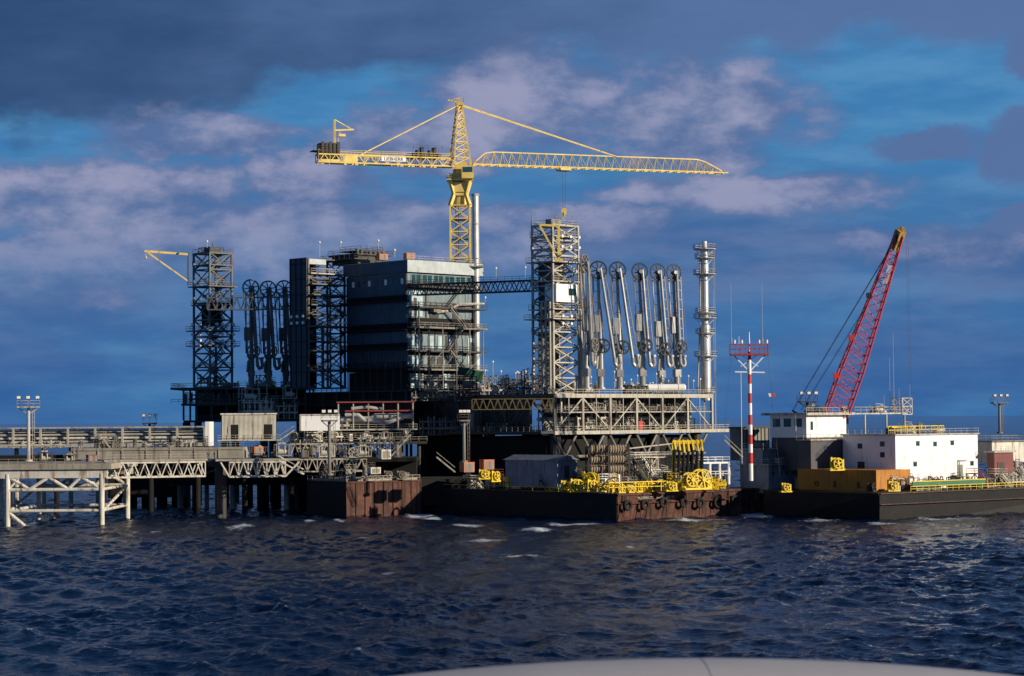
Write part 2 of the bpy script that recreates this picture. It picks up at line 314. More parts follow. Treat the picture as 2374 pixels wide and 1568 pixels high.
g=G(); g.cyl((0,2,-5),(0,2,t.z(1078)),.95,14); g.cyl((0,9,-5),(0,9,t.z(1078)),.9,14); t.part('column',g,DS)
g=G(); g.box(t.rx(482),t.rx(530),-.5,11,t.z(1082),t.z(1066)); t.part('cap',g,DS)
for px,py,D,top,r,m in ((541,1182,566,1112,.85,WG),(667,1184,560,1108,.95,WG),(420,1176,575,1112,.45,LG),(92,1198,540,1130,.5,LG),(610,1185,570,1100,1.6,BK),(640,1185,575,1100,1.4,BK),(455,1180,570,1110,1.1,BK),(575,1180,590,1112,1.4,BK),(700,1186,560,1105,1.3,BK)):
    t=T('pile',('pale' if m in (WG,LG) else 'dark')+' tubular steel pile standing in the sea under the jetty','pile',px,py,D,basez=0,group='piles under the jetty')
    g=G(); g.cyl((0,0,-5),(0,0,t.z(top)),r,14); t.part('shaft',g,m); g=G(); g.cyl((0,0,t.z(top)),(0,0,t.z(top)+.8),r*1.35,14,r*1.1); t.part('cap',g,m)
t=T('jetty_roadway','long beige concrete jetty roadway girder with pile supports','jetty',165,1066,535)
xa=t.rx(165);xb=t.rx(565);z1=t.z(1040)
g=G(); g.box(xa,xb,0,10,0,z1); t.part('girder',g,CO)
g=G(); g.rail([(xa,.2,z1),(xb,.2,z1)],r=.06); t.part('railing',g,LG)
g=G(); g.box(t.rx(-150),xa-.01,2,12,-1.6,z1-1.7)
for px in range(-100,960,110): g.cyl((t.rx(px),6,-24),(t.rx(px),6,-.8),.7,10)
g.box(xb+.01,t.rx(965),1,20,-1.2,-.2); g.box(t.rx(245),t.rx(960),12,40,-7,-1.3); t.part('approach_deck',g,BK)
g=G()
for px in range(170,560,56): g.box(t.rx(px),t.rx(px)+.25,-.18,-.004,.1,z1-.1)
g.box(xa,xb,-.22,-.19,z1-.6,z1-.35); t.part('girder_trim',g,CO)
t=T('pipe_trestle','long pale pipe trestle with handrails and parallel pipes','pipe rack',474,1030,562)
xa=t.rx(-160);g=G(); g.box(xa,0,0,9,-.5,0.35); g.box(xa,0,0,9,t.z(991),t.z(988))
k=10
for i in range(k+1):
    x=xa*(i/k); g.box(x-.25,x+.25,-.1,.4,.35,t.z(991)); g.box(x-.25,x+.25,8.5,9,.35,t.z(991)); g.cyl((x,4,-24),(x,4,-.5),.6)
t.part('frame',g,LG)
for i,(py,r) in enumerate(((1022,.30),(1014,.36),(1006,.30),(999,.22),(994,.16))):
    g=G(); g.cyl((xa,1+.5*(i%2),t.z(py)),(0,1+.5*(i%2),t.z(py)),r,10); t.part('pipe',g,WG if i%2 else SV)
g=G(); g.box(xa,-1,5,5.3,.4,t.z(996)); t.part('screen',g,DS)
g=G(); g.box(.2,1.3,0,8,-.5,t.z(978)); t.part('end_wall',g,WH)
def lamp_mast(px,pyb,pyt,D,w,label,mat=LG):
    t=T('floodlight_mast',label,'floodlight mast',px,pyb,D,10,group='floodlight masts')
    hh=t.z(pyt); g=G(); g.cyl((0,0,0),(0,0,hh-2.6),.42,12,.36); g.cyl((0,0,0),(0,0,.4),.9,12); t.part('pole',g,mat)
    g=G(); g.beam((.9,0,0),(.9,0,hh-2.5),.1); g.beam((1.35,0,0),(1.35,0,hh-2.5),.1)
    for i in range(int(hh/1.0)): g.beam((.9,0,i*1.),(1.35,0,i*1.),.07)
    t.part('ladder',g,mat)
    g=G(); g.plat(-w/2,w/2,-1.5,1.5,hh-2.4,.35,h=1.3); g.beam((-w/2,0,hh-2.6),(0,0,hh-4.2),.2); g.beam((w/2,0,hh-2.6),(0,0,hh-4.2),.2); t.part('platform',g,mat)
    for i in range(3):
        x=-w/2+.4+(w-.8)*i/2; g=G(); g.beam((x,-1.2,hh-1.6),(x,-1.2,hh-.5),.12); g.box(x-.5,x+.5,-1.5,-1.0,hh-.75,hh); t.part('floodlight',g,DS)
        g=G(); g.box(x-.4,x+.4,-1.53,-1.503,hh-.67,hh-.08); t.part('lamp_lens',g,LP)
    return t
lamp_mast(66,1070,918,492,5,'pale floodlight mast with railed top on the jetty platform')
lamp_mast(764,1102,950,500,3.6,'grey floodlight mast with railed top beside the rusty pontoon',MG)
lamp_mast(1076,1072,950,506,2.6,'grey floodlight mast with ladder behind the barge deck hut',MG)
lamp_mast(2318,1005,914,640,4.6,'pale floodlight mast far along the jetty',MG)
lamp_mast(347,1000,960,600,4,'short dark floodlight mast beyond the pipe trestle',DS)
lamp_mast(1872,955,908,540,4.5,'dark floodlight mast behind the ship bridge',DS)
# ================================================================ control building etc
t=T('control_building','cream ribbed jetty control building with two dark doors','building',514,1020,540,8)
L=t.rx(640);hh=t.z(962);g=G(); g.box(0,L,0,9,0,hh); t.part('wall',g,HR)
g=G(); g.box(-.3,L+.3,-.3,9.3,hh+.003,hh+.35); t.part('roof',g,WG)
for a,b in ((535,553),(612,631)):
    g=G(); g.box(t.rx(a),t.rx(b),-.06,-.01,.1,t.z(985)); t.part('door',g,BK)
g=G(); g.plat(-1,L+1,-1.6,-.05,-.02,.3); t.part('walkway',g,LG)
g=G(); g.stair((L+1,-1,-.1),(L+4.5,-1,2.2),1); t.part('stair',g,LG)
t=T('storage_tank','white boxed tank on the pipe deck','tank',696,1003,545,8)
L=t.rx(788); g=G(); g.box(0,L,0,5,.4,t.z(961)); t.part('body',g,WH); g=G(); g.box(0,L,-.15,-.01,t.z(961)-.35,t.z(961)-.05); g.box(-.02,.3,-.15,-.01,.4,t.z(961)-.4); t.part('trim',g,LG)
g=G()
for i in range(4): g.box(L*i/3.2,L*i/3.2+.4,.3,4.5,0,.4)
t.part('foot',g,DS)
# equipment generators
def skid(px,py,D,w,hh,lab,mat=MG,mat2=LG,a=20):
    t=T('pump_skid',lab,'pump skid',px,py,D,a,group='pump skids on the decks')
    g=G(); g.box(0,w,0,2.5,0,.3)
    for x in (0,w-.2):
        for y in (0,2.3): g.box(x,x+.2,y,y+.2,.3,hh)
    g.box(0,w,0,.2,hh,hh+.18); g.box(0,w,2.3,2.5,hh,hh+.18); t.part('frame',g,mat)
    g=G(); g.cyl((w*.15,1.2,hh*.4),(w*.7,1.2,hh*.4),hh*.24,12); g.cyl((w*.7,1.2,hh*.4),(w*.85,1.2,hh*.4),hh*.13,10); t.part('motor',g,mat2)
    g=G(); g.pipe([(w*.2,.6,hh*.4),(w*.2,.6,hh*1.15),(w*.6,.6,hh*1.15),(w*.6,.6,hh*.3)],.16); g.torus((w*.4,.4,hh*1.3),(0,1,0),.3,.06,12,4); t.part('pipework',g,mat2); return t
def vessel(px,py,D,Lh,r,lab,mat=SV,a=0,nm='horizontal_tank'):
    t=T(nm,lab,'tank',px,py,D,a)
    g=G(); g.cyl((0,r,r+.4),(Lh,r,r+.4),r,20)
    for x,s in ((0,-1),(Lh,1)): g.cyl((x,r,r+.4),(x+s*r*.35,r,r+.4),r,20,r*.6)
    t.part('shell',g,mat); g=G()
    for x in (Lh*.2,Lh*.8): g.box(x-.2,x+.2,r-.7*r,r+.7*r,0,r*.5+.4)
    t.part('saddle',g,DS); g=G()
    for x in (Lh*.12,Lh*.5,Lh*.88): g.torus((x,r,r+.4),(1,0,0),r+.01,.07,20,4)
    g.cyl((Lh*.35,r,2*r+.3),(Lh*.35,r,2*r+.9),.2); t.part('band',g,LG); return t
def cabinet(px,py,D,w,hh,mat,lab,a=20,nm='equipment_cabinet'):
    t=T(nm,lab,'cabinet',px,py,D,a,group='cabinets and crates on the decks')
    g=G(); g.box(0,w,0,w*.8,.15,hh); g.box(-.06,w+.06,-.06,w*.8+.06,hh+.002,hh+.12); t.part('body',g,mat)
    g=G(); g.box(w*.1,w*.46,-.05,-.01,.3,hh*.9); g.box(w*.54,w*.9,-.05,-.01,.3,hh*.9); t.part('door',g,MG)
    g=G(); g.box(0,w,0.02,.2,0,.15); g.box(0,w,w*.8-.2,w*.8-.02,0,.15); t.part('skid_foot',g,DS); return t
def manifold(px,py,D,w,hh,nn,lab,mat=LG,a=20):
    t=T('pipe_manifold',lab,'pipework',px,py,D,a,group='pipe manifolds on the decks')
    g=G(); g.cyl((0,1,hh*.35),(w,1,hh*.35),.28); g.cyl((0,2,hh*.7),(w,2,hh*.7),.22)
    for i in range(nn):
        x=w*(i+.5)/nn; k=hh*random.uniform(.72,1.1); g.pipe([(x,1,0),(x,1,k),(x,2.2,k),(x,2.2,0)],.13,6); g.torus((x,.85,hh*.55),(0,1,0),.32,.06,10,4)
        g.ball((x,1,hh*.5),.33,6,4)
    t.part('valve_piping',g,mat); g=G()
    for i in range(int(w/3)+1): g.beam((i*3,1.5,0),(i*3,1.5,hh*.9),.18); g.beam((i*3,.6,hh*.3),(i*3,2.4,hh*.3),.15)
    g.beam((0,1.5,.1),(int(w/3)*3+.1,1.5,.1),.15); t.part('support_frame',g,MG); return t
def reel(px,py,D,r,lab,mat=MG,a=20):
    t=T('cable_reel',lab,'cable reel',px,py,D,a,group='cable reels on the decks')
    g=G(); g.wheel((0,0,r+.2),(0,1,0),r,.12,6,.2); g.wheel((0,1.4,r+.2),(0,1,0),r,.12,6,.2); t.part('flange',g,mat)
    g=G(); g.cyl((0,.1,r+.2),(0,1.3,r+.2),r*.7,14); t.part('cable_drum',g,DS)
    g=G(); g.box(-r,r,-.3,1.7,0,.2); g.beam((-r,-.2,.2),(0,-.2,r+.2),.15); g.beam((r,-.2,.2),(0,-.2,r+.2),.15); t.part('stand',g,mat); return t
def silo(px,py,D,r,hh,lab,mat=LG,a=0):
    t=T('vertical_vessel',lab,'vessel',px,py,D,a,group='vertical vessels on the decks')
    g=G(); g.cyl((0,0,.8),(0,0,hh),r,16); g.ball((0,0,hh),r,16,8,.5); t.part('shell',g,mat)
    g=G()
    for k in range(4): g.beam((r*.8*math.cos(k*1.57),r*.8*math.sin(k*1.57),0),(r*.8*math.cos(k*1.57),r*.8*math.sin(k*1.57),1),.2)
    g.pipe([(0,0,hh+r*.5),(0,0,hh+r),(r*1.5,0,hh+r),(r*1.5,0,0)],.12,6); g.torus((0,0,hh*.6),(0,0,1),r+.05,.08,16,4); t.part('piping',g,MG); return t
def access(px,py,D,w,hh,lab,mat=LG,a=15):
    t=T('access_platform',lab,'access platform',px,py,D,a,group='small access platforms')
    g=G(); g.tower(0,w,0,2.5,0,hh,1,.18,.12); g.plat(0,w,0,2.5,hh,.15); t.part('frame',g,mat); g=G(); g.stair((w,-.9,0),(w*.2,-.9,hh),.8); t.part('stair',g,mat); return t
kinds=['skid','man','cab','reel','silo','acc']
def rnd(px,py,D,where,mats,s=1.0,ks=kinds):
    k=random.choice(ks); m=random.choice(mats); a=random.uniform(0,50); w=random.uniform(2,5)*s; h_=random.uniform(1.8,4.2)*s
    if k=='skid': return skid(px,py,D,w,h_*.8,'framed pump skid with pipework on the '+where,m,random.choice(mats),a)
    if k=='man': return manifold(px,py,D,w*1.3,h_,random.randint(2,6),'pipe manifold with valves on the '+where,m,a)
    if k=='cab': return cabinet(px,py,D,w*.5,h_*.6,m,'two door steel cabinet on the '+where,a)
    if k=='reel': return reel(px,py,D,h_*.38,'round cable reel on a stand on the '+where,m,a)
    if k=='silo': return silo(px,py,D,w*.2,h_,'slim domed vertical vessel on the '+where,m,a)
    return access(px,py,D,w,h_,'small railed access platform on the '+where,m,a)
for px,py,D,w,hh,mt in ((92,1072,500,3,2.2,DS),(225,1038,545,5,2.8,MG),(395,1040,545,4,2.2,MG),(150,1072,505,3,1.6,DS),(585,1060,545,4,2.4,DS),(640,1058,540,4,2.8,MG),(740,1060,530,4,2.6,LG),(830,1060,530,3.5,2.5,MG)):
    skid(px,py,D,w,hh,'grey pump skid with motor and pipework on the jetty deck',mt)
for px,py,D,w,hh,mt,lb in ((205,1072,500,2.2,1.6,MR,'small maroon cabinet on the jetty deck'),(255,1040,545,2.2,1.7,MG,'grey cabinet on the jetty roadway'),(590,1052,535,2.4,1.6,OR,'orange crate on the jetty roadway'),(885,1066,525,2.5,2.3,WG,'pale cabinet on the jetty deck'),
   (860,1100,512,2.6,1.5,WG,'pale cabinet on the rusty pontoon')):
    cabinet(px,py,D,w,hh,mt,lb,30)
for px,py,D,w,hh,nn,mt in ((560,975,590,9,7,6,WG),(640,972,590,6,5,4,LG),(740,1000,560,8,4,6,LG),(830,1040,545,9,3.5,6,LG),(690,1050,545,9,3,6,LG),(975,1010,560,9,5,6,MG),(330,1040,548,9,2.2,5,LG),(20,1040,550,14,2,6,LG)):
    manifold(px,py,D,w,hh,nn,'pale pipe manifold with valves and risers on the deck',mt,10)
for i in range(12): rnd(185+i*26+random.uniform(-8,8),1040,541,'jetty roadway',[MG,LG,DS,DS],.6)
for i in range(12): rnd(560+i*33+random.uniform(-8,8),1062,random.uniform(538,548),'lower jetty deck',[MG,LG,DS,WG],.85)
for i in range(11): rnd(690+i*25+random.uniform(-8,8),1024,random.uniform(552,558),'pipe deck',[MG,LG,DS,WG],.85)
t=T('pipe_deck','dark steel pipe deck carrying manifolds between jetty and platform','deck',665,1025,550,4)
L=t.rx(990); g=G(); g.box(0,L,-1,22,-.8,-.1); t.part('deck_plate',g,DS); g=G(); g.rail([(0,-.9,-.1),(L,-.9,-.1)],r=.07); t.part('railing',g,LG)
g=G()
for i in range(8): g.cyl((2+i*(L-4)/7,3,-24),(2+i*(L-4)/7,3,-.8),.5,10)
t.part('column',g,DS)
for px,py,px2,hpy,D,nn,mt in ((672,1062,890,1030,545,9,LG),(690,1094,850,1066,530,7,LG),(560,1104,640,1066,540,4,MG)):
    t=T('deck_truss','pale braced deck truss under the pipe deck','truss',px,py,D,6,group='deck trusses')
    L=t.rx(px2); g=G(); g.btruss((0,0,0),(L,0,0),t.z(hpy),5,nn,.3,.2,vert=True); t.part('frame',g,mt)
# pipe shelter
t=T('pipe_shelter','open pipe shelter with red edged roof over silver pipework','shelter',785,995,560,5)
L=t.rx(958); g=G(); hh=t.z(934)
for i in range(6):
    for y in (0,7): g.beam((L*i/5,y,0),(L*i/5,y,hh),.3)
g.plat(-1,L+1,-2,8,0,.4); g.rail([(0,-1.6,-2.2),(L,-1.6,-2.2)]); t.part('frame',g,LG)
g=G(); g.box(-.5,L+.5,-.5,7.5,hh,hh+.35); t.part('roof',g,DS); g=G(); g.box(-.5,L+.5,-.65,-.51,hh-.05,hh+.2); g.box(t.rx(800),L,-.4,-.1,t.z(955),t.z(952)); t.part('roof_edge',g,M('shelter_red',(.32,.05,.05)))
g=G(); g.box(-.3,L,7.1,7.4,.1,hh-.1); t.part('back_wall',g,DS)
g=G(); g.pipe([(t.rx(790),2,t.z(972)),(t.rx(860),2,t.z(972)),(t.rx(870),2,t.z(966)),(L,2,t.z(966))],.75,14); g.pipe([(t.rx(800),.5,t.z(962)),(t.rx(830),.5,t.z(962)),(t.rx(845),.5,t.z(975)),(t.rx(900),.5,t.z(980)),(t.rx(935),.5,t.z(970))],.5,12); g.pipe([(t.rx(815),1,t.z(948)),(t.rx(850),1,t.z(944)),(t.rx(885),1,t.z(950))],.45,12); t.part('pipe',g,SV)
# ================================================================ LEFT PLATFORM
t=T('process_platform','dark steel process platform with railed decks beside the jetty','platform',410,975,600,basez=W(410,975,600).z)
xL=t.rx(395);xR=t.rx(712); g=G()
for py in (899,936): g.box(xL+ (0 if py<910 else 3),xR,0,26,t.z(py)-.6,t.z(py))
g.box(t.rx(425),xR,0,26,-.6,0)
for px in (425,455,490,525,560,600,640,680,708):
    for y in (.5,13,25): g.beam((t.rx(px),y,0),(t.rx(px),y,t.z(899)-.6),.5)
for px in (430,520,610,700):
    for y in (2,24): g.cyl((t.rx(px),y,-29),(t.rx(px),y,-.6),1.1,12)
t.part('deck_frame',g,DS)
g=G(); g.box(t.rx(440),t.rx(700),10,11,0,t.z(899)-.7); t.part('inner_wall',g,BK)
g=G()
for py in (899,936): g.rail([(xL+.2,.1,t.z(py)),(xR,.1,t.z(py))],r=.09)
g.rail([(t.rx(425),.1,0),(xR,.1,0)],r=.08); g.rail([(xL+.2,.1,t.z(899)),(xL+.2,25,t.z(899))],r=.09); t.part('railing',g,TG)
g=G()
for px in (555,575,600,620): g.beam((t.rx(px),-1,t.z(980)),(t.rx(px),-1,t.z(890)),.22)
for py in (895,915,930,955): g.beam((t.rx(552),-1,t.z(py)),(t.rx(625),-1,t.z(py)),.2)
g.rail([(t.rx(552),-1,t.z(930)),(t.rx(690),-1,t.z(930))]); g.rail([(t.rx(552),-1,t.z(895)),(t.rx(635),-1,t.z(895))]); g.beam((t.rx(640),-1,t.z(970)),(t.rx(690),-1,t.z(925)),.25); t.part('access_frame',g,LG)
for px in (437,468,505,540): manifold(px,935,598,3,3.2,2,'dark pipe manifold on the process platform',DS,0)
for px,py,w in ((560,930,5),(655,925,4),(600,960,4)): skid(px,py,597,w,3.2,'pale pump skid on the process platform',LG,WG,5)
for i in range(18): rnd(425+random.uniform(0,270),899 if i%2 else 936,601.5,'process platform',[DS,MG,MG,TG],.9)
def gantry_tower(px0,pxc,px1,pyb,pyt,D,mat,lab,nlev):
    t=T('gantry_tower',lab,'tower',pxc,pyb,D,45,group='gantry towers'); lx=t.rx(px1); ly=t.ry(px0); hh=t.z(pyt)
    g=G(); g.tower(0,lx,0,ly,0,hh,nlev,.5,.28); t.part('lattice',g,mat); return t,lx,ly,hh
t,lx,ly,hh=gantry_tower(450,487,538,897,585,600,TG,'dark lattice gantry tower with yellow davit beside the loading arms',8)  # dark material also stands in for the building's shadow on this tower
for py,e,nm in ((585,.3,0),(612,.3,0),(662,1.2,0),(705,.6,0),(765,1.6,1),(800,1.6,1),(850,.4,0)):
    z=t.z(py); g=G(); g.plat(-e,lx+e,-e,ly+e,z,.3); t.part('platform',g,TG)
for py in (752,775,790,803):
    for i in range(4):
        x=(i+.5)*lx/4; z=t.z(py); g=G(); g.cyl((x,-1.7,z),(x,-2.2,z),.42,10); t.part('floodlight',g,LP)
        if i<2: g=G(); y=(i+.5)*ly/2; g.cyl((-1.7,y,z),(-2.2,y,z),.42,10); t.part('floodlight',g,LP)
g=G()
for i in range(8):
    za=hh*i/8; zb=hh*(i+1)/8; g.stair((1.5,2,za) if i%2 else (lx-1.5,2,za),(lx-1.5,2,zb) if i%2 else (1.5,2,zb),1)
t.part('stair',g,TG)
g=G(); g.cyl((lx/2,ly/2,hh),(lx/2,ly/2,hh+3),.12,6); g.tower(1,lx-2,1,ly-1,hh,hh+1.6,1,.2,.12); g.box(1,4,1,4,hh+.2,hh+1.6); t.part('top_equipment',g,DS)
g=G(); g.box(1.5,lx-2.5,1.5,ly-1.5,t.z(755),t.z(700)); t.part('cable_core',g,BK)
t=T('davit_crane','yellow davit crane on the side of the gantry tower','crane',436,652,597)
g=G(); g.beam((0,0,-1),(0,0,t.z(585)),.45); t.part('post',g,TG); g=G(); g.beam((0,0,t.z(590)),(t.rx(338),-2,t.z(583)),.45,.6); t.part('jib',g,YE); g=G(); g.beam((0,0,0),(t.rx(345),-2,t.z(586)),.4); t.part('strut',g,YE)
g=G(); g.beam((t.rx(341),-2,t.z(585)),(t.rx(341),-2,t.z(596)),.12); g.ball((t.rx(341),-2,t.z(598)),.35,8,5); t.part('hook',g,YE)
t=T('footbridge','dark truss footbridge between gantry tower and stair tower','bridge',480,718,592,2)
L=t.rx(672); g=G(); g.btruss((0,0,0),(L,0,0),t.z(690),2.5,10,.28,.18); g.rail([(0,0,t.z(690)),(L,0,t.z(690))]); t.part('truss',g,TG)
# ================================================================ loading arms
def loader(px,pyb,D,ptx,pty,m,lab,grp,a=12,dx=2.3,wheelmat=None,hbf=.30):
    t=T('marine_loader',lab,'loading arm',px,pyb,D,a,group=grp); hh=t.z(pty); tx=t.rx(ptx,pty)
    R=2.2; hb=hh*hbf
    g=G(); g.cyl((0,0,0),(0,0,hb),.85,14); g.cyl((0,0,0),(0,0,.5),1.3,14); g.box(-.9,.9,-.9,.9,hb*.35,hb*.55); g.cyl((0,0,hb-.4),(0,0,hb+.8),1.05,12); t.part('riser',g,m)
    g=G(); p=V((0,-.6,hb)); q=V((tx,-.6,hh)); g.cyl(p,q,.58,12,.40)
    g.cyl(p+V((-1.5,.2,1)),q+V((-1.3,.2,-1)),.2,6); g.cyl(p+V((1.1,.5,0)),q+V((.2,.5,-1)),.16,6)
    for i in range(7): c=p.lerp(q,(i+.5)/7.5); g.beam(c,c+V((-1.3,.2,.4)),.14)
    g.cyl((-.9,-.6,hb-1),(-1.2,-.6,hb-4.2),.35,8); g.torus((tx*.5,-.6,(hb+hh)/2),(0,0,1),.62,.12,12,5); t.part('inner_arm',g,m)
    g=G(); lo=hh*.26; g.cyl((tx+.5,-1.8,hh+.5),(tx+dx,-1.8,lo),.36,12,.44); g.cyl((tx,-.2,hh),(tx,-2.2,hh),.5,12)
    g.pipe([(tx+dx,-1.8,lo),(tx+dx+.1,-1.8,lo-1.3),(tx+dx+.6,-1.8,lo-2.1),(tx+dx+1.3,-1.8,lo-1.9),(tx+dx+1.5,-1.8,lo-1.1),(tx+dx+1.2,-1.8,lo+.4)],.48,10); g.cyl((tx+dx+1.2,-1.8,lo+.4),(tx+dx+1.15,-1.8,lo+1.0),.75,12)
    g.cyl((tx+1.7,-1.8,hh*.96),(tx+dx+1.2,-1.8,lo+2),.15,6)
    for i in range(8): f=(i+.7)/9; zz=hh+(lo-hh)*f; xx=tx+.5+(dx-.5)*f; g.beam((xx,-1.8,zz),(xx+1.1,-1.8,zz-.5),.12)
    t.part('outer_arm',g,m)
    g=G(); g.wheel((tx,-1.2,hh),(0,1,0),R,.22,8,.5); t.part('sheave_wheel',g,wheelmat or m)
    g=G(); g.wheel((.3,-2.4,hb+1.6),(0,1,0),1.7,.22,6,.4); t.part('sheave_wheel',g,wheelmat or m)
    g=G(); g.box(-2.0,-.5,-1.4,.2,hb*1.55,hb*2.0); g.beam((-1.2,-.6,hb),(-1.2,-.6,hb*1.6),.3); t.part('counterweight',g,m)
    g=G()
    for sx in (-1,1): g.beam((tx+sx*R,-1.2,hh),(.3+sx*1.7,-2.2,hb+1.6),.12)
    t.part('cable',g,CB)
    return t
spec=[(1393,1385,627,3.9,.31),(1437,1429,628,3.7,.30),(1490,1480,631,2.2,.32),(1534,1521,632,2.3,.29),(1570,1558,633,1.3,.31)]
for i,(bx,tx,ty,dx,hbf) in enumerate(spec):
    loader(bx,903,556+i*10,tx,ty,AG,'silver grey marine loading arm with spoked sheave wheel, stowed upright','silver loading arms on the platform edge',8+i*4,dx=dx,wheelmat=DS,hbf=hbf)
loader(1360,903,550,1346,612,AG,'silver grey marine loading arm close beside the gantry tower','silver loading arms on the platform edge',60,wheelmat=MG)
for i,(bx,tx,ty) in enumerate(((583,580,668),(623,620,671),(663,657,670))):
    loader(bx,897,598+i*3,tx,ty,TG,'dark marine loading arm with spoked sheave wheel, stowed upright','dark loading arms on the process platform',15,dx=1.6)
# ================================================================ STAIR TOWER
t=T('stair_tower','dark clad stair tower with railed landings and floodlights','tower',712,900,585,45)
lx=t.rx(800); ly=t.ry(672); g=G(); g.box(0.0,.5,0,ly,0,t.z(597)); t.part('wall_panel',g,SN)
g=G()
for i in range(9): g.box(-.12,-.004,.1,ly-.1,t.z(900-i*36),t.z(900-i*36)+.18)
for i in range(4): g.box(-.14,-.006,ly*i/3.3,ly*i/3.3+.2,0,t.z(598))
t.part('panel_framing',g,BK)
g=G(); g.tower(.6,lx,0,ly,0,t.z(600),7,.5,.25); t.part('lattice',g,TG)
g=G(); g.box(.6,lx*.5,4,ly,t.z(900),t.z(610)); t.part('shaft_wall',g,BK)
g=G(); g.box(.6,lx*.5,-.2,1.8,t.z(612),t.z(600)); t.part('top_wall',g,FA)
for py,e in ((632,0),(657,.5),(682,1.2),(705,.2),(728,.4),(755,1.8),(790,.3),(812,.6),(858,1.8)):
    g=G(); g.plat(.6,lx+e,-e-1.2,ly*.6,t.z(py),.35); t.part('landing',g,TG if py!=632 else LG)
g=G(); zz=[900,858,812,755,728,682,632]
for i in range(6):
    a,b=(3,lx-1) if i%2 else (lx-1,3); g.stair((a,-.8,t.z(zz[i])),(b,-.8,t.z(zz[i+1])),1)
t.part('stair',g,MG)
g=G(); g.cyl((lx*.5,-1.8,0),(lx*.5,-1.8,t.z(640)),.25,8); g.cyl((lx*.8,-1.4,0),(lx*.8,-1.4,t.z(700)),.3,8); g.cyl((lx*.35,-1.0,0),(lx*.35,-1.0,t.z(760)),.4,8); t.part('riser_piping',g,DS)
for py in (735,748,845):
    for i in range(6 if py<800 else 4):
        x=(i+.5)*lx/5.5; z=t.z(py); g=G(); g.cyl((x,-3.1,z),(x,-3.6,z),.42,10); t.part('floodlight',g,LP)
for py in (733,748):
    for i in range(3): y=ly*(i+.5)/3; z=t.z(py); g=G(); g.cyl((-.1,y,z),(-.5,y,z),.42,10); t.part('floodlight',g,LP)
# ================================================================ MAIN PLATFORM
PX=T('loading_platform','large offshore loading platform with pale framed deck module on legs','platform',1287,1000,540,45)
t=PX; Lx=t.rx(1690); Lt=t.rx(1655); Ly=t.ry(955); hT=t.z(913)
g=G(); g.box(0,Lx,0,Ly,-.9,0); t.part('lower_deck',g,LG)
g=G(); g.box(0,Lt,0,Ly,hT-1.0,hT); t.part('upper_deck',g,LG)
g=G(); nb=6
for i in range(nb+1):
    x=.3+(Lt-.6)*i/nb; g.beam((x,.4,0),(x,.4,hT-1),.65)
    if i<nb:
        xn=.3+(Lt-.6)*(i+1)/nb
        if i%2==0: g.beam((x,.4,0),(xn,.4,hT-1),.32)
        else: g.beam((x,.4,hT-1),(xn,.4,0),.32)
        g.beam(((x+xn)/2,.4,0),((x+xn)/2,.4,hT-1),.22)
g.beam((0,.4,hT*.5),(Lt,.4,hT*.5),.25)
t.part('side_frame',g,LG)
g=G()
for i in range(7):
    y=.3+(Ly-.6)*i/6; g.beam((.4,y,0),(.4,y,hT-1),.6)
    if i<6: g.beam((.4,y,hT-1 if i%2 else 0),(.4,.3+(Ly-.6)*(i+1)/6,0 if i%2 else hT-1),.4)
t.part('end_frame',g,DS)
g=G(); g.rail([(0,0,hT),(Lt,0,hT)],r=.09); g.rail([(0,-.1,0),(Lx,-.1,0),(Lx,Ly,0)],r=.09); g.rail([(0,0,hT),(0,Ly,hT)],r=.09); t.part('railing',g,LG)
g=G(); g.box(4,Lt-1,8,8.5,0,hT-1); g.box(1.5,2,10,Ly-1,0.01,hT-1.01); t.part('inner_wall',g,DS)
g=G(); g.box(-.5,-.02,.0,Ly,-.91,-.01); g.box(-.5,-.02,0,Ly,hT-1.01,hT-.01); t.part('end_beam',g,DS)
g=G()
for x in (3,Lt*.33,Lt*.66,Lt-4):
    for y in (3,Ly/2,Ly-3): g.cyl((x,y,-26),(x,y,-.9),1.5,14)
t.part('leg',g,DS)
g=G(); xs=[Lt*k/6 for k in range(7)]
for i,x in enumerate(xs[:-1]):
    xn=xs[i+1]; m=(x+xn)/2; g.cyl((m,1.5,-6.5),(x+1,1.5,-.9),.36); g.cyl((m,1.5,-6.5),(xn-1,1.5,-.9),.36)
g.cyl((2,1.5,-6.5),(Lt-2,1.5,-6.5),.4); g.cyl((2,1.5,-6.5),(2,Ly,-6.5),.4)
t.part('underdeck_bracing',g,MG)
g=G()
for x in (3,Lt*.33,Lt*.66): g.cyl((x,3,-20),(x+Lt*.33,3,-9),.5); g.cyl((x,3,-9),(x+Lt*.33,3,-20),.5)
g.box(1,Lt-2,4,Ly-2,-17,-1.5); t.part('underdeck_shade',g,BK)  # black block fills in the shadow under the deck, cross braces included
def add_local(tt,name,lab,cat,x,y,z,group=None):
    w=V((tt.b.x+x*math.cos(tt.a)-y*math.sin(tt.a),tt.b.y+x*math.sin(tt.a)+y*math.cos(tt.a),tt.b.z+z))
    o=T.__new__(T); o.b=w; o.a=tt.a; o.px=1187+w.x/w.y*F; o.py=900; o.e=bpy.data.objects.new(name,None); COL.objects.link(o.e); o.e.location=w; o.e.rotation_euler=(0,0,tt.a); o.e['label']=lab; o.e['category']=cat
    if group: o.e['group']=group
    return o
def put(t,tt,x,y,z): t.e.location=V((tt.b.x+x*math.cos(tt.a)-y*math.sin(tt.a),tt.b.y+x*math.sin(tt.a)+y*math.cos(tt.a),tt.b.z+z))
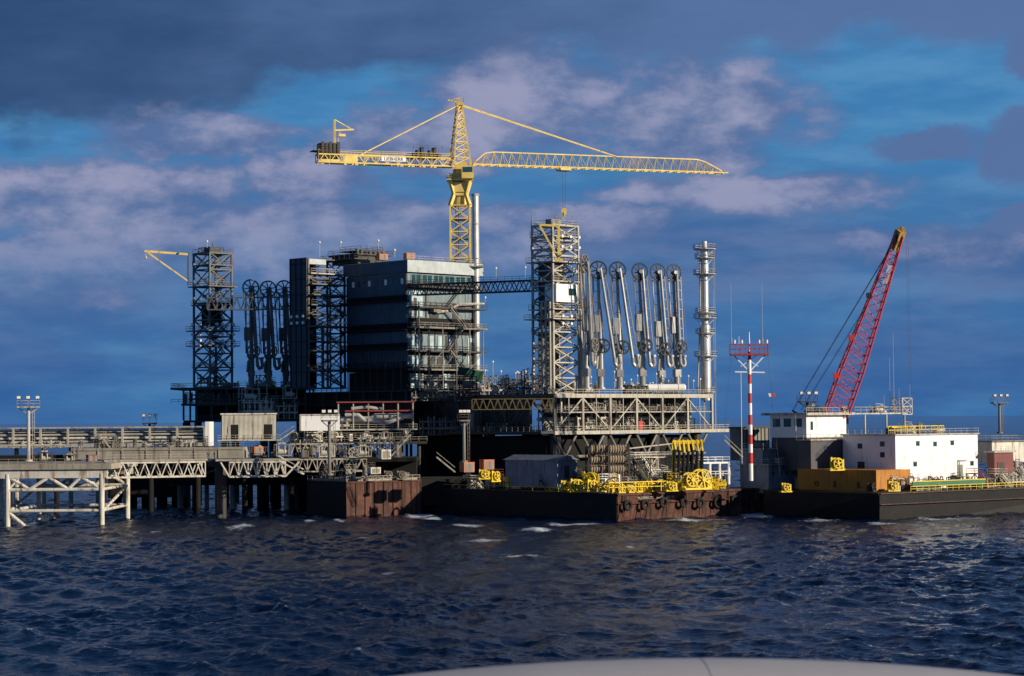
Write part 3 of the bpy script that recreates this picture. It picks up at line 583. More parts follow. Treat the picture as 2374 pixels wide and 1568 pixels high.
for i in range(13):
    x=3+i*(Lt-7)/13; q=add_local(PX,'pump_unit','grey pump unit with vertical pipe riser in the deck module','pump',x,2+random.random()*4,0,'pump units in the deck module')
    w=random.uniform(2,4); hh=random.uniform(2,5); g=G(); g.box(0,w,0,2.4,0,.5); g.cyl((.4,1.2,1.4),(w-.4,1.2,1.4),.8,12); q.part('motor',g,random.choice([MG,LG,DS]))
    g=G(); g.pipe([(w*.5,.6,1.4),(w*.5,.6,hh),(w*.5+1.5,.6,hh),(w*.5+1.5,.6,hT-1)],.28); g.torus((w*.5,.2,hh*.7),(0,1,0),.4,.07,12,4); q.part('riser_pipe',g,random.choice([LG,WG,MG]))
for i in range(14): put(rnd(1400,950,560,'platform deck module',[MG,LG,DS,WG],.9),PX,2+i*(Lt-6)/14,random.uniform(1.5,5),0)
for i in range(12): put(rnd(1400,950,560,'platform mid level',[MG,LG,DS,MG],.8),PX,2+i*(Lt-6)/12,random.uniform(1.5,4),hT*.5+.2)
t=add_local(PX,'mid_level_walkway','grey mid level walkway inside the deck module','walkway',1,1,hT*.5); g=G(); g.box(0,Lt-3,0,6,-.15,.15); t.part('deck_plate',g,MG); g=G(); g.rail([(0,0,.15),(Lt-3,0,.15)],r=.07); t.part('railing',g,LG)
for i in range(28): put(rnd(1400,900,560,'platform upper deck',[MG,LG,DS,DS,TG],1.05),PX,random.uniform(2,16) if i<18 else random.uniform(12,Lt-5),random.uniform(2,34) if i<18 else random.uniform(6,14),hT)
for i in range(10): put(rnd(1100,950,560,'dark deck walkway',[DS,MG,DS,TG],1.1),PX,-2.5,random.uniform(2,Ly-2),0)
t=add_local(PX,'side_walkway','dark cantilevered walkway along the platform end','walkway',-5,0,0); g=G(); g.box(0,4.45,0,Ly,-.6,-.02); t.part('deck_plate',g,DS); g=G(); g.rail([(0,0,0),(0,Ly,0)],r=.09); t.part('railing',g,MG)
q=add_local(PX,'fire_cabinet','red fire equipment cabinet in the deck module','cabinet',Lt*.53,1.2,0); g=G(); g.box(0,1.6,0,1,0,2.2); q.part('body',g,RR); g=G(); g.box(.2,1.4,-.05,-.01,.3,2); q.part('door',g,RR)
q=add_local(PX,'long_pipe_header','long pale pipe header through the deck module','pipe',1,7,0); g=G(); g.cyl((0,0,3),(Lt-3,0,3),.5,12); g.cyl((0,.3,6.5),(Lt-3,.3,6.5),.4,12); q.part('pipe',g,WG); g=G()
for i in range(9): g.beam((i*Lt/9+1,.7,0),(i*Lt/9+1,.7,6.5),.25)
q.part('support',g,MG)
t=T('gangway_truss','ochre lattice gangway truss stowed along the platform side','gangway',1095,950,530,4)
L=t.rx(1282); g=G(); g.btruss((0,0,0),(L,0,0),t.z(926),2.4,11,.18,.13); t.part('truss',g,OD)
vessel(1465,911,575,14.5,.95,'long white horizontal tank on the platform upper deck',WH,8)
t=T('process_module','process module blacked in as shade beneath the main building','module',948,1000,572,45)
lx=t.rx(1120);ly=t.ry(695); g=G(); g.box(0,lx,0,ly,-3,t.z(905)); t.part('shade_enclosure',g,BK)  # black box paints in the deep shade beneath the building
g=G()
for py in (905,935,965): g.plat(-1.5,lx+1.5,-1.5,ly+1,t.z(py)+.01,.3)
t.part('walkway',g,DS)
g=G()
for i in range(7): g.beam((lx*i/6,-.8,-20),(lx*i/6,-.8,t.z(905)),.5)
for i in range(9): g.beam((-.8,ly*i/8,-20),(-.8,ly*i/8,t.z(905)),.5)
t.part('column',g,DS)
# ================================================================ MAIN BUILDING
t=T('plant_building','tall blue grey clad plant building with roof fascia and catwalks','building',946,905,575,45)
lx=t.rx(1112);ly=t.ry(806); hr=t.z(603); B=t
g=G(); g.box(0,lx,.0,ly,t.z(860),t.z(632)); t.part('wall',g,CL)
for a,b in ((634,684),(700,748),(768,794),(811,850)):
    g=G(); g.box(-.25,-.01,.2,ly,t.z(b),t.z(a)); t.part('shaded_wall_cladding',g,CD)  # darker sheets put this face's shade into the wall colour
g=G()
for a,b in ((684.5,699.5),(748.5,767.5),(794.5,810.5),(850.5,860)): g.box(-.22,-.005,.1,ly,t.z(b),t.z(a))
t.part('shade_strip',g,BK)  # flat black strips stand in for shaded gaps between the bands
g=G(); g.box(-.8,lx+.8,-1.0,ly+.5,t.z(631),hr); t.part('roof_fascia',g,FA); g=G(); g.rail([(-.6,-.8,hr),(lx,-.8,hr)],r=.06); t.part('roof_railing',g,LG)
g=G(); g.box(-.85,-.81,-.9,ly+.4,t.z(631),hr-.1); t.part('shaded_fascia',g,CD)  # dark sheet colours the fascia's side as shaded
for py in (695,762,806,850):
    z=t.z(py); g=G(); g.plat(-2.6,-.3,-1.2,ly,z,.5); t.part('catwalk',g,BK)
g=G()
for i in range(9): y=ly*i/8; g.beam((-2.5,y,t.z(905)),(-2.5,y,t.z(806)),.22)
for i in range(8): g.beam((-2.5,ly*i/8,t.z(850)),(-2.5,ly*(i+1)/8,t.z(806)),.14)
t.part('gallery_frame',g,DS)
for py in (662,710,757,812,855):
    g=G(); g.plat(-.3,lx+1,-2.4,-.25,t.z(py),.45); t.part('catwalk',g,MG if py in (757,855) else DS)
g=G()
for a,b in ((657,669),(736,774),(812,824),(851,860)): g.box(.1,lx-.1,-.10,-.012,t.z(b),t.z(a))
t.part('shade_strip',g,BK)  # black strips laid on the wall paint shadow along the catwalks
for i in range(6):
    x=lx*(.05+.155*i); g=G(); g.box(x,x+lx*.13,-.09,-.02,t.z(656),t.z(636)); w=t.part('window',g,GL); g=G(); g.box(x-.15,x,-.14,-.02,t.z(656),t.z(636)); g.box(x+lx*.06,x+lx*.06+.1,-.14,-.095,t.z(655),t.z(637)); t.part('window_frame',g,LG,parent=w)
for i in range(10):
    y=ly*(.05+.09*i); g=G(); g.box(-.33,-.26,y,y+ly*.04,t.z(658),t.z(645)); t.part('window',g,LP if i%3==0 else GL)
for a,b,pa,pb,mm in ((.02,.20,674,733,CW),(.28,.46,674,698,CL),(.03,.18,778,808,CW),(.03,.18,828,848,CW),(.27,.35,778,808,CW),(.41,.48,778,808,CW),(.56,.63,782,847,CW),(.68,.76,782,847,CL),(.8,.95,674,733,CL),(.83,.96,780,847,CW)):
    g=G(); g.box(lx*a,lx*b,-.16,-.02,t.z(pb),t.z(pa)); t.part('cladding_panel',g,mm)
for a,b,pa,pb in ((.3,.42,705,735),(.27,.36,826,850),(.4,.48,826,850),(.57,.62,800,846),(.24,.26,672,735),(.52,.54,776,850),(.86,.92,790,846),(.08,.12,690,732),(.62,.70,700,735)):
    g=G(); g.box(lx*a,lx*b,-.2,-.165,t.z(pb),t.z(pa)); t.part('door',g,DS)
g=G(); g.pipe([(lx*.35,-1.3,t.z(722)),(lx*.50,-1.3,t.z(718)),(lx*.66,-1.3,t.z(702)),(lx*1.02,-1.3,t.z(698))],.42,12); t.part('duct',g,LG)
g=G(); g.box(lx*.3,lx*.40,-1.8,-.21,t.z(722),t.z(712)); t.part('duct_box',g,MG)
g=G()
for i in range(6): g.beam((lx*(.02+.19*i),-2.3,t.z(912)),(lx*(.02+.19*i),-2.3,t.z(757)),.24)
for i in range(5): g.beam((lx*(.02+.19*i),-2.3,t.z(857)),(lx*(.21+.19*i),-2.3,t.z(812)),.16)
for py in (880,905): g.plat(0,lx+1,-2.2,0,t.z(py),.25)
g.cyl((lx*.93,-1.2,t.z(912)),(lx*.93,-1.2,t.z(640)),.3,8); g.cyl((lx*.12,-1.0,t.z(912)),(lx*.12,-1.0,t.z(700)),.22,8)
for i in range(4): zz=[857,812,757,710,662]; g.stair((lx*(.5 if i%2 else .72),-1.8,t.z(zz[i])),(lx*(.72 if i%2 else .5),-1.8,t.z(zz[i+1])),.9)
t.part('outer_frame',g,MG)
g=G(); g.box(.3,lx-.3,.8,ly-.3,t.z(908),t.z(861)); t.part('plinth_wall',g,BK)
g=G(); g.box(lx*.05,lx*.22,.3,.75,t.z(900),t.z(866)); g.box(lx*.5,lx*.66,.3,.75,t.z(900),t.z(866)); g.box(lx*.28,lx*.36,.3,.75,t.z(895),t.z(880)); t.part('plinth_panel',g,CW)
t=T('roof_plant','dark railed ventilation plant on the building roof','roof plant',830,606,590,45)
lx2=t.rx(900);ly2=t.ry(770); g=G(); g.box(0,lx2,0,ly2,-.6,t.z(588)); t.part('housing',g,DS); g=G(); g.plat(-.8,lx2+.8,-.8,ly2+.8,t.z(588),.35); g.plat(2,lx2-1,1,ly2-1,t.z(578),.3); g.plat(-3,2,-2,ly2+2,t.z(600),.3); t.part('walkway',g,DS)
g=G()
for i in range(7): g.cyl((lx2*i/7+1,1.5,t.z(588)),(lx2*i/7+1,1.5,t.z(577)),.5,8)
t.part('vent',g,TG)
for px,py,w in ((880,603,2.6),(943,601,2.6)): cabinet(px,py,588,w,1.6,OR,'orange roof unit on the plant building',30,'roof_unit')
for px,py,top in ((741,600,562),(877,578,558),(790,578,562),(480,575,560),(915,598,580),(1150,645,622),(1125,700,690),(1218,645,620)):
    t=T('lamp_post','thin lamp post with small lamp on the upper structure','lamp post',px,py,592,group='thin lamp posts'); g=G(); g.cyl((0,0,0),(0,0,t.z(top)),.09,6); t.part('pole',g,LG); g=G(); g.ball((0,0,t.z(top)),.32,8,5); t.part('lamp',g,LP)
for i in range(34):
    px=1115+random.random()*540; py=random.uniform(880,912) if px<1240 else 912
    if 1235<px<1350: continue
    t=T('lamp_post','thin lamp post with small lamp on the platform deck','lamp post',px,py,585,group='thin lamp posts'); top=py-random.uniform(18,52); g=G(); g.cyl((0,0,0),(0,0,t.z(top)),.09,6); t.part('pole',g,LG); g=G(); g.ball((0,0,t.z(top)),.3,8,5); t.part('lamp',g,LP)
t=T('exhaust_stack','slender silver exhaust stack rising beside the plant building','chimney',1105,838,592)
g=G(); g.cyl((0,0,-6),(0,0,t.z(455)),.95,20); t.part('shell',g,SV); g=G()
for py in (452,520,600,680,760): g.torus((0,0,t.z(py)),(0,0,1),1.0,.12,20,5)
g.cyl((0,0,t.z(455)),(0,0,t.z(450)),1.15,20); t.part('band',g,LG)
for py in (617,763): g=G(); g.plat(-2.2,2.2,-2.2,2.2,t.z(py),.3); t.part('platform',g,LG)
for px,py,D,w,hh,nn,mt in ((1125,905,575,8,4.5,5,MG),(1180,905,570,7,4,5,DS),(1215,900,560,4,5,3,MG),(960,930,560,10,2.5,6,MG),(1060,930,556,8,3,5,DS),(1120,915,550,7,3,5,LG)):
    manifold(px,py,D,w,hh,nn,'grey pipe manifold with valves on the platform deck',mt,25)
for px,py,D,w,hh,mt in ((1140,925,560,5,3,MG),(1195,920,555,4,3,LG),(1000,905,560,4,3.4,MG),(1075,905,560,4,3.5,DS)): skid(px,py,D,w,hh,'grey pump skid on the platform deck',mt,MG,30)
t=T('green_awning','dark green tarpaulin sheet hung beside the building base','tarpaulin',1062,850,566,20)
g=G(); g.add([(0,0,0),(t.rx(1122),0,t.z(862)),(t.rx(1118),1,t.z(890)),(t.rx(1085),.5,t.z(875)),(0,.2,t.z(866))],[(0,1,2,3,4)]); t.part('sheet',g,M('dark_green_tarpaulin',(.015,.07,.045)))
# ================================================================ TOWER CRANE
t=T('tower_crane','tall yellow lattice tower crane with long jib and counter jib','tower crane',1070,905,602,0)
z=t.z; hw=2.7
g=G(); g.tower(-hw,hw,-hw,hw,0,z(478),14,.46,.24); t.part('mast',g,YE)
g=G(); g.tower(-hw*1.02,hw*1.02,-hw*1.02,hw*1.02,z(720),z(610),4,.35,.2); g.plat(-hw-1,hw+1,-hw-1,hw+1,z(612),.3); t.part('mast_collar',g,MG)
g=G(); g.beam((-1.2,-1,z(900)),(-1.2,-1,z(480)),.2); g.beam((-.5,-1,z(900)),(-.5,-1,z(480)),.2)
for i in range(9): g.plat(-2.4,2.4,-2.4,2.4,z(870-45*i),.12,rail=False)
t.part('mast_ladder',g,MG)
g=G()
def frus(g,h0,h1,z0,z1,w=.45):
    c=[(-1,-1),(1,-1),(1,1),(-1,1)]
    for k in range(4):
        a=c[k];b=c[(k+1)%4]; g.beam((a[0]*h0,a[1]*h0,z0),(a[0]*h1,a[1]*h1,z1),w); g.beam((a[0]*h1,a[1]*h1,z1),(b[0]*h1,b[1]*h1,z1),w*.8)
frus(g,hw,1.7,z(478),z(452),.9); g.cyl((0,0,z(478)),(0,0,z(450)),1.9,12,1.5); frus(g,1.6,2.9,z(452),z(415),.9); g.box(-2.2,2.2,-2.2,2.2,z(447),z(425)); g.box(-2.9,2.9,-2.9,2.9,z(418),z(405)); g.box(-1.9,1.9,-1.9,1.9,z(405),z(378)); t.part('slewing_unit',g,YE)
g=G(); g.plat(-3.6,3.6,-3.6,3.6,z(418),.25); t.part('slewing_platform',g,YE)
ja=math.radians(20); jd=V((math.cos(ja),math.sin(ja),0)); jn=V((-jd.y,jd.x,0))
def jp(s,w,zz): return jd*s+jn*w+V((0,0,zz))
g=G(); z0=z(385);z1=z(240); levels=8
def hd(k): f=k/levels; return (2.5*(1-f)+.55*f, z0+(z1-z0)*f)
for k in range(levels):
    a,za=hd(k); b,zb=hd(k+1); c=[(-1,-1),(1,-1),(1,1),(-1,1)]
    for j in range(4):
        p=c[j];q=c[(j+1)%4]; g.beam(jp(p[0]*a,p[1]*a,za),jp(p[0]*b,p[1]*b,zb),.40); g.beam(jp(p[0]*b,p[1]*b,zb),jp(q[0]*b,q[1]*b,zb),.2)
        g.beam(jp(p[0]*a,p[1]*a,za),jp(q[0]*b,q[1]*b,zb),.18)
g.box(-1.1,1.1,-1.1,1.1,z(245),z(238)); g.rail([(-1.2,-1.2,z(238)),(1.2,-1.2,z(238)),(1.2,1.2,z(238)),(-1.2,1.2,z(238))],closed=True,sp=1); g.beam((0,0,z(238)),(-3.2,-.5,z(233)),.3); g.beam((0,0,z(228)),(-3.2,-.5,z(233)),.18); g.beam((0,0,z(238)),(0,0,z(225)),.3)
t.part('tower_head',g,YE)
g=G(); g.box(.6,3.9,-5.0,-2.9,z(418),z(388)); t_c=t.part('cab',g,YE); g=G(); g.box(.9,3.6,-5.06,-5.01,z(404),z(392)); g.box(3.905,3.95,-4.8,-3.1,z(405),z(392)); t.part('cab_window',g,GL,parent=t_c)
Ls=3.5; tt=(W(1683,405,1000).x/1000); Le=(tt*t.b.y-t.b.x)/(math.cos(ja)-tt*math.sin(ja))
zb0=z(381); zt0=z(350)
g=G(); N_=30; tw=1.5
st=lambda i: Ls+(Le-Ls)*i/N_
def topp(s):
    hh=zt0-zb0
    if s<8: hh*=max(.08,(s-Ls)/(8-Ls))
    if s>Le-8: hh*=max(.08,(Le-s)/8)
    return jp(s,0,zb0+hh)
for i in range(N_):
    s=st(i);e=st(i+1); m=(s+e)/2
    for w in (-tw,tw): g.beam(jp(s,w,zb0),jp(e,w,zb0),.32); g.beam(jp(s,w,zb0),topp(m),.15); g.beam(topp(m),jp(e,w,zb0),.15)
    g.beam(jp(s,-tw,zb0),jp(s,tw,zb0),.14); g.beam(jp(s,-tw,zb0),jp(e,tw,zb0),.12)
    if i<N_-1: g.beam(topp(m),topp((e+st(i+2))/2),.32)
t.part('jib',g,YE)
tt=(W(735,378,1000).x/1000); Lc=(tt*t.b.y-t.b.x)/(math.cos(ja)-tt*math.sin(ja)); zc=z(388)
g=G()
for w in (-1.6,1.6): g.truss(jp(-2.2,w,zc),jp(Lc,w,zc),z(370)-z(388),12,.36,.2,vert=True); g.rail([jp(-2.5,w,zc+2.3),jp(Lc,w,zc+2.3)],r=.08)
for i in range(12): s=-2.2+(Lc+2.2)*i/12; g.beam(jp(s,-1.6,zc),jp(s,1.6,zc),.25)
t.part('counter_jib',g,YE)
def obox(g,s0,s1,w0,w1,za,zb):
    vs=[jp(s0,w0,za),jp(s1,w0,za),jp(s1,w1,za),jp(s0,w1,za),jp(s0,w0,zb),jp(s1,w0,zb),jp(s1,w1,zb),jp(s0,w1,zb)]; g.add(vs,[(0,3,2,1),(4,5,6,7),(0,1,5,4),(1,2,6,5),(2,3,7,6),(3,0,4,7)])
g=G(); obox(g,Lc+.3,Lc+6,-1.4,1.4,zc+1.2,zc+5.2)
for i in range(5): obox(g,Lc+.8+i*1.1,Lc+1.6+i*1.1,-1.9,-1.41,zc+2.5,zc+5.6-.3*(i%2))
obox(g,Lc-1.5,Lc+3,-2,2,zc+3.0,zc+3.2); g.rail([jp(Lc-1.5,-2,zc+3.2),jp(Lc+3,-2,zc+3.2)]); t.part('winch_house',g,DS)
g=G(); obox(g,Lc+7,Lc+11,-1.75,-1.62,zc+.2,zc+2.0); obox(g,Lc+.5,Lc+6,-1.8,-1.65,zc+.1,zc+.8); t.part('ballast_panel',g,YE)
g=G()
for i in range(7): obox(g,-14+i*1.2,-13.2+i*1.2,-1,1,zc+2.2,zc+3.6+.8*(i%3))
g.rail([jp(-14,-1.3,zc+4.5),jp(-5.5,-1.3,zc+4.5)]); t.part('winch_gear',g,DS)
def js(px,py=375): tt=(W(px,py,1000).x/1000); return (tt*t.b.y-t.b.x)/(math.cos(ja)-tt*math.sin(ja))
g=G(); obox(g,js(880),js(936),-1.95,-1.85,zc+.75,zc+1.95); sg=t.part('sign_board',g,WH)
c=jp((js(880)+js(936))/2,-1.98,zc+1.35); lettering(t,'LIEBHERR',1.3,c,(math.radians(90),0,ja),BK,parent=sg)
g=G()
s=js(776,330); g.beam(jp(s,0,zc+5),jp(s,0,zc+12.0),.5); g.beam(jp(s,0,zc+12.0),jp(s+4.6,0,zc+9.6),.25); g.beam(jp(s,0,zc+9.0),jp(s+5.4,0,zc+9.4),.45); g.beam(jp(s+1,0,zc+7.7),jp(s+3,0,zc+7.7),1.0,.7); g.beam(jp(s+1.5,0,zc+9),jp(s+1.5,0,zc+7.9),.2); g.beam(jp(s+1,0,zc+7),jp(s+1,0,zc+5),.2); t.part('service_davit',g,YE)
g=G(); ap=z(243)
for w in (-.7,.7):
    g.beam(jp(0,w,ap),jp(js(832,352),w*2,zc+2.3),.3); g.beam(jp(0,w,ap),jp(js(1428,360),w*.4,zt0),.24)
t.part('pendant_bar',g,YE)
g=G(); s=js(1307,400); obox(g,s-1.6,s+1.6,-1.8,1.8,zb0-.9,zb0-.3); t.part('trolley',g,YE)
g=G()
for w in (-.5,.5): g.beam(jp(s+w,0,zb0-.9),jp(s+w*.6,0,z(478)),.09)
g.beam(jp(5,-.6,zb0-.6),jp(s,-.6,zb0-1.0),.06)
pts=[jp(s+(Le-s)*k/10,.6,zb0-.7-2.6*math.sin(math.pi*k/10)) for k in range(11)]
for a,b in zip(pts[:-1],pts[1:]): g.beam(a,b,.06)
t.part('hoist_rope',g,CB)
g=G(); c=jp(s,0,z(483)); g.cyl(c+V((0,-.4,0)),c+V((0,.4,0)),.85,14); g.cyl(c+V((0,0,-1.6)),c+V((0,0,-.5)),.2,8,.6); g.torus(c+V((0,0,-2)),(0,1,0),.45,.14,12,5); t.part('hook_block',g,YE)
# ================================================================ CENTRE GANTRY TOWER
t,lx,ly,hh=gantry_tower(1237,1284,1343,912,520,545,LG,'pale lattice gantry tower with railed landings, cabin and yellow davit',11)
for py,e in ((520,.2),(545,.4),(575,.3),(605,1.2),(650,.6),(715,.8),(738,1.6),(768,.3)):
    g=G(); g.plat(-e,lx+e,-e,ly+e,t.z(py),.3); t.part('platform',g,LG)
g=G()
for i in range(11):
    za=hh*i/11; zb=hh*(i+1)/11; g.stair((1.5,2,za) if i%2 else (lx-1.5,2,za),(lx-1.5,2,zb) if i%2 else (1.5,2,zb),1)
t.part('stair',g,MG)
g=G(); g.box(.2,lx*.85,-1.0,3,t.z(700),t.z(658)); cb=t.part('cabin',g,WH); g=G(); g.box(lx*.5,lx*.78,-1.06,-1.01,t.z(684),t.z(668)); t.part('cabin_window',g,GL,parent=cb)
g=G(); g.box(.6,lx*.5,.8,ly*.8,t.z(760),t.z(606)); g.box(.8,lx-1,ly-1.2,ly-1,0,t.z(770)); t.part('cable_core',g,DS)
g=G()
for k in range(3): g.cyl((-.7,.5+k*1.4,0),(-.7,.5+k*1.4,t.z(700)),.3,8)
g.cyl((lx+.4,-.5,0),(lx+.4,-.5,t.z(610)),.35,8); t.part('riser_piping',g,LG)
for py in (548,572,733,750):
    for i in range(3): z_=t.z(py); x=(i+.5)*lx/3; g=G(); g.cyl((x,-1.7,z_),(x,-2.1,z_),.38,10); t.part('floodlight',g,LP)
g=G(); g.cyl((lx*.5,ly*.5,hh),(lx*.5,ly*.5,hh+2.8),.1,6); g.cyl((-.1,ly,hh),(-.1,ly,hh+3),.1,6); g.box(lx*.2,lx*.6,ly*.3,ly*.6,hh+.01,hh+1.6); g.rail([(1,1,hh+1.7),(lx-1,1,hh+1.7)]); t.part('top_equipment',g,MG)
t=T('davit_crane','yellow folded davit crane on the pale gantry tower','crane',1296,605,536)
g=G(); g.beam((0,0,0),(0,0,t.z(522)),.6); t.part('post',g,YE); g=G(); g.beam((0,0,t.z(524)),(t.rx(1250),0,t.z(521)),.5,.5); t.part('jib',g,YE); g=G(); g.beam((t.rx(1252),0,t.z(523)),(0,0,t.z(602)),.45); t.part('strut',g,YE); g=G(); g.box(-1,.9,-.4,.9,t.z(606),t.z(600)); g.cyl((-.3,-.6,t.z(590)),(.6,-.6,t.z(590)),.5,10); t.part('winch',g,YE)
t=T('footbridge','dark truss footbridge from building to the pale gantry tower','bridge',957,684,566,0)
wq=W(1238,688,552)-t.b; pq=V((wq.x,wq.y,0))
g=G(); g.btruss((0,0,0),pq,t.z(660),2.4,13,.35,.2); g.rail([(0,0,t.z(660)),(pq.x,pq.y,t.z(660))],r=.08); t.part('truss',g,DS)
# ================================================================ VENT COLUMN
t=T('vent_column','silver process column with ring platforms and ladders','column',1637,912,600)
g=G(); g.cyl((0,0,-2),(0,0,t.z(755)),1.45,20); g.cyl((0,0,t.z(755)),(0,0,t.z(635)),1.0,20); g.cyl((0,0,t.z(635)),(0,0,t.z(575)),1.15,20,1.0); g.cyl((0,0,t.z(575)),(0,0,t.z(560)),.7,16); t.part('shell',g,SV)
for i,py in enumerate((577,598,635,724,737,772,825,908)):
    zz=t.z(py); rr=3.2 if i%2==0 else 2.7; g=G(); g.cyl((0,0,zz-.25),(0,0,zz),rr,12); pts=[(rr*math.cos(k*math.pi/6),rr*math.sin(k*math.pi/6),zz) for k in range(12)]; g.rail(pts,closed=True,r=.09,sp=5)
    for k in range(4): aa=k*math.pi/2+.4; g.beam((rr*.9*math.cos(aa),rr*.9*math.sin(aa),zz-.2),(1*math.cos(aa),1*math.sin(aa),zz-2),.14)
    t.part('ring_platform',g,LG)
g=G()
for x in (2.3,2.7): g.beam((x,-.6,0),(x,-.6,t.z(577)),.12)
g.cyl((-2.4,-.5,0),(-1.6,-.5,t.z(760)),.22,8); g.cyl((-1.5,-.8,t.z(740)),(-1.3,-.5,t.z(600)),.2,8); g.beam((2.6,0,-10),(2.6,0,0),.3); g.beam((-.5,0,-10),(-.5,0,0),.4); t.part('ladder',g,LG)
# ================================================================ BARGE
BA=T('work_barge','rust work barge, bow blackened as shade, with tyre fenders and deck gear','barge',1432,1207,484,41,basez=0)
t=BA; bx=t.rx(1790); by=t.ry(942); zt=t.z(1145)
g=G(); vs=[(1.5,1.5,-2),(bx,0,-2),(bx,by,-2),(0,by,-2),(0,0,zt),(bx,0,zt),(bx,by,zt),(0,by,zt)]; g.add(vs,[(0,3,2,1),(4,5,6,7),(0,1,5,4),(1,2,6,5),(2,3,7,6),(3,0,4,7)]); t.part('hull',g,RU)
g=G(); g.add([(-.06,.3,-1),(-.06,by,-1),(-.06,by,zt-.1),(-.06,.3,zt-.1),(-.02,.3,-1),(-.02,by,-1),(-.02,by,zt-.1),(-.02,.3,zt-.1)],[(0,3,2,1),(4,5,6,7),(0,1,5,4),(1,2,6,5),(2,3,7,6),(3,0,4,7)]); t.part('shaded_bow_plating',g,BH)  # black sheet over the rusty hull paints its shadow side
g=G(); g.beam((0,-.15,zt-.3),(bx,-.15,zt-.3),.3); g.beam((0,-.15,zt-2.3),(bx,-.15,zt-2.3),.2)
for i in range(10): x=bx*(i+random.random()*.5)/10; g.beam((x,-.12,.6),(x,-.12,zt-.4),.18)
t.part('rubbing_strake',g,RU)
lettering(t,'McDERMOTT    BARGE  NO 10',.85,(bx*.23,-.35,zt-1.2),(math.radians(90),0,0),LG)
g=G(); g.box(.3,bx-.3,.3,by-.3,zt+.004,zt+.02); t.part('deck',g,DS)
g=G()
for k in range(9): y=2+k*(by-4)/8; g.beam((.4,y,zt),(.4,y,zt+1.0),.12)
g.beam((.4,2,zt+1),(.4,by-2,zt+1.0),.1); t.part('bow_railing',g,YD)
zd=zt+.02
for i in range(28): put(rnd(1300,1130,500,'barge deck',[DS,DS,MG,YD,MR,LG],.95),BA,random.uniform(2,14),3+i*(by-8)/28,zd)
for i in range(18): put(rnd(1500,1130,500,'barge deck',[DS,MG,YD,LG,WG,WH],.95),BA,5+i*(bx-12)/18,random.uniform(5,14),zd)
for i in range(14): put(rnd(1500,1130,500,'yellow barge edge',[YD],.8,['skid','man','reel','acc']),BA,1+i*(bx*.68)/14,random.uniform(1.2,3),zd)
for i in range(13): put(rnd(1500,1130,500,'rear barge deck',[LG,MG,WG,DS],1.8,['man','acc','silo','skid']),BA,8+i*(bx-14)/13,random.uniform(17,22),zd)
for px,py,D,lb in ((1076,1096,508,'rusty orange crate on the barge deck'),(1122,1090,510,'rusty orange crate on the barge deck')): cabinet(px,py,D,2.8,2.3,OR,lb,30)
for i,px in enumerate((1452,1492,1535,1582,1620,1660,1700,1732)):
    q=add_local(BA,'tyre_fender','black tyre fender hanging on the rusty barge side','tyre',t.rx(px),-.55,t.z(1172)+random.uniform(-.5,.3),'tyre fenders on the barge')
    g=G(); g.torus((0,0,0),(0,1,0),.95,.36,20,8); q.part('tyre',g,RB); g=G(); g.beam((0,.1,.9),(0,.3,2.2),.1); q.part('chain',g,CB)
t=T('deck_hut','ribbed blue grey deck hut with shallow roof on the barge','hut',1292,1110,505,41)
lx=t.rx(1338);ly=t.ry(1172); hh=t.z(1068); g=G(); g.box(0,lx,0,ly,-2,hh); t.part('wall',g,HU)
g=G(); e=.5; rz=t.z(1056); g.add([(-e,-e,hh+.01),(lx+e,-e,hh+.01),(lx+e,ly+e,hh+.01),(-e,ly+e,hh+.01),(lx/2,-e,rz),(lx/2,ly+e,rz)],[(0,1,4),(1,2,5,4),(2,3,5),(3,0,4,5),(0,3,2,1)]); t.part('roof',g,HU)
g=G(); g.box(lx*.35,lx*.6,-.06,-.01,0,hh*.7); t.part('door',g,DS)
for r_,py in ((0,1098),(1,1075),(2,1052)):
    for c_,px in enumerate((1366,1410)):
        t=T('fender_roll','brown roll fender of stacked tyres on the barge deck','fender',px,py,502,12,group='tyre roll fenders'); g=G(); w=4.2
        for k in range(7): g.torus((.35+k*.6,0,1.05),(1,0,0),.8,.34,16,6)
        t.part('tyre_stack',g,BT); g=G(); g.cyl((-.1,0,1.05),(w+.2,0,1.05),.42,10); t.part('core',g,DS)
t=T('fender_rack','dark steel rack holding the tyre roll fenders','rack',1362,1110,501,12); g=G()
for px in (1362,1408,1455): g.beam((t.rx(px),-1.3,0),(t.rx(px),-1.3,t.z(1035)),.3); g.beam((t.rx(px),1.3,0),(t.rx(px),1.3,t.z(1030)),.3)
for py in (1100,1077,1054): g.beam((0,-.9,t.z(py)-.1),(t.rx(1457),-.9,t.z(py)-.1),.15)
g.torus((1.0,-1.5,t.z(1040)),(1,.2,0),1.6,.3,16,6); t.part('frame',g,DS)
t=T('barge_railing','yellow safety railing and bollards on the barge edge','railing',1412,1142,486,30)
g=G(); L=t.rx(1592); g.rail([(0,0,0),(L,0,0)],h=2.2,sp=3.5,r=.16); g.rail([(0,0,0),(0,3,0)],h=2.2,r=.16); t.part('rail',g,YD)
g=G()
for px in (1425,1460,1500,1545,1580): x=t.rx(px); g.cyl((x,.8,0),(x,.8,1.6),.4,10)
t.part('bollard',g,YD)
t=T('anchor_winch','yellow anchor winch with spoked drums on the barge','winch',1598,1136,492,25)
g=G()
for x,r in ((0.5,1.5),(3.4,2.2)): g.wheel((x,-.6,2.3),(0,1,0),r,.22,8,.5); g.wheel((x,1.4,2.3),(0,1,0),r,.22,8,.5)
t.part('drum_wheel',g,YD); g=G(); g.cyl((3.4,-.5,2.3),(3.4,1.3,2.3),1.2,14); g.cyl((.5,-.5,2.3),(.5,1.3,2.3),.8,14); t.part('drum',g,DS)
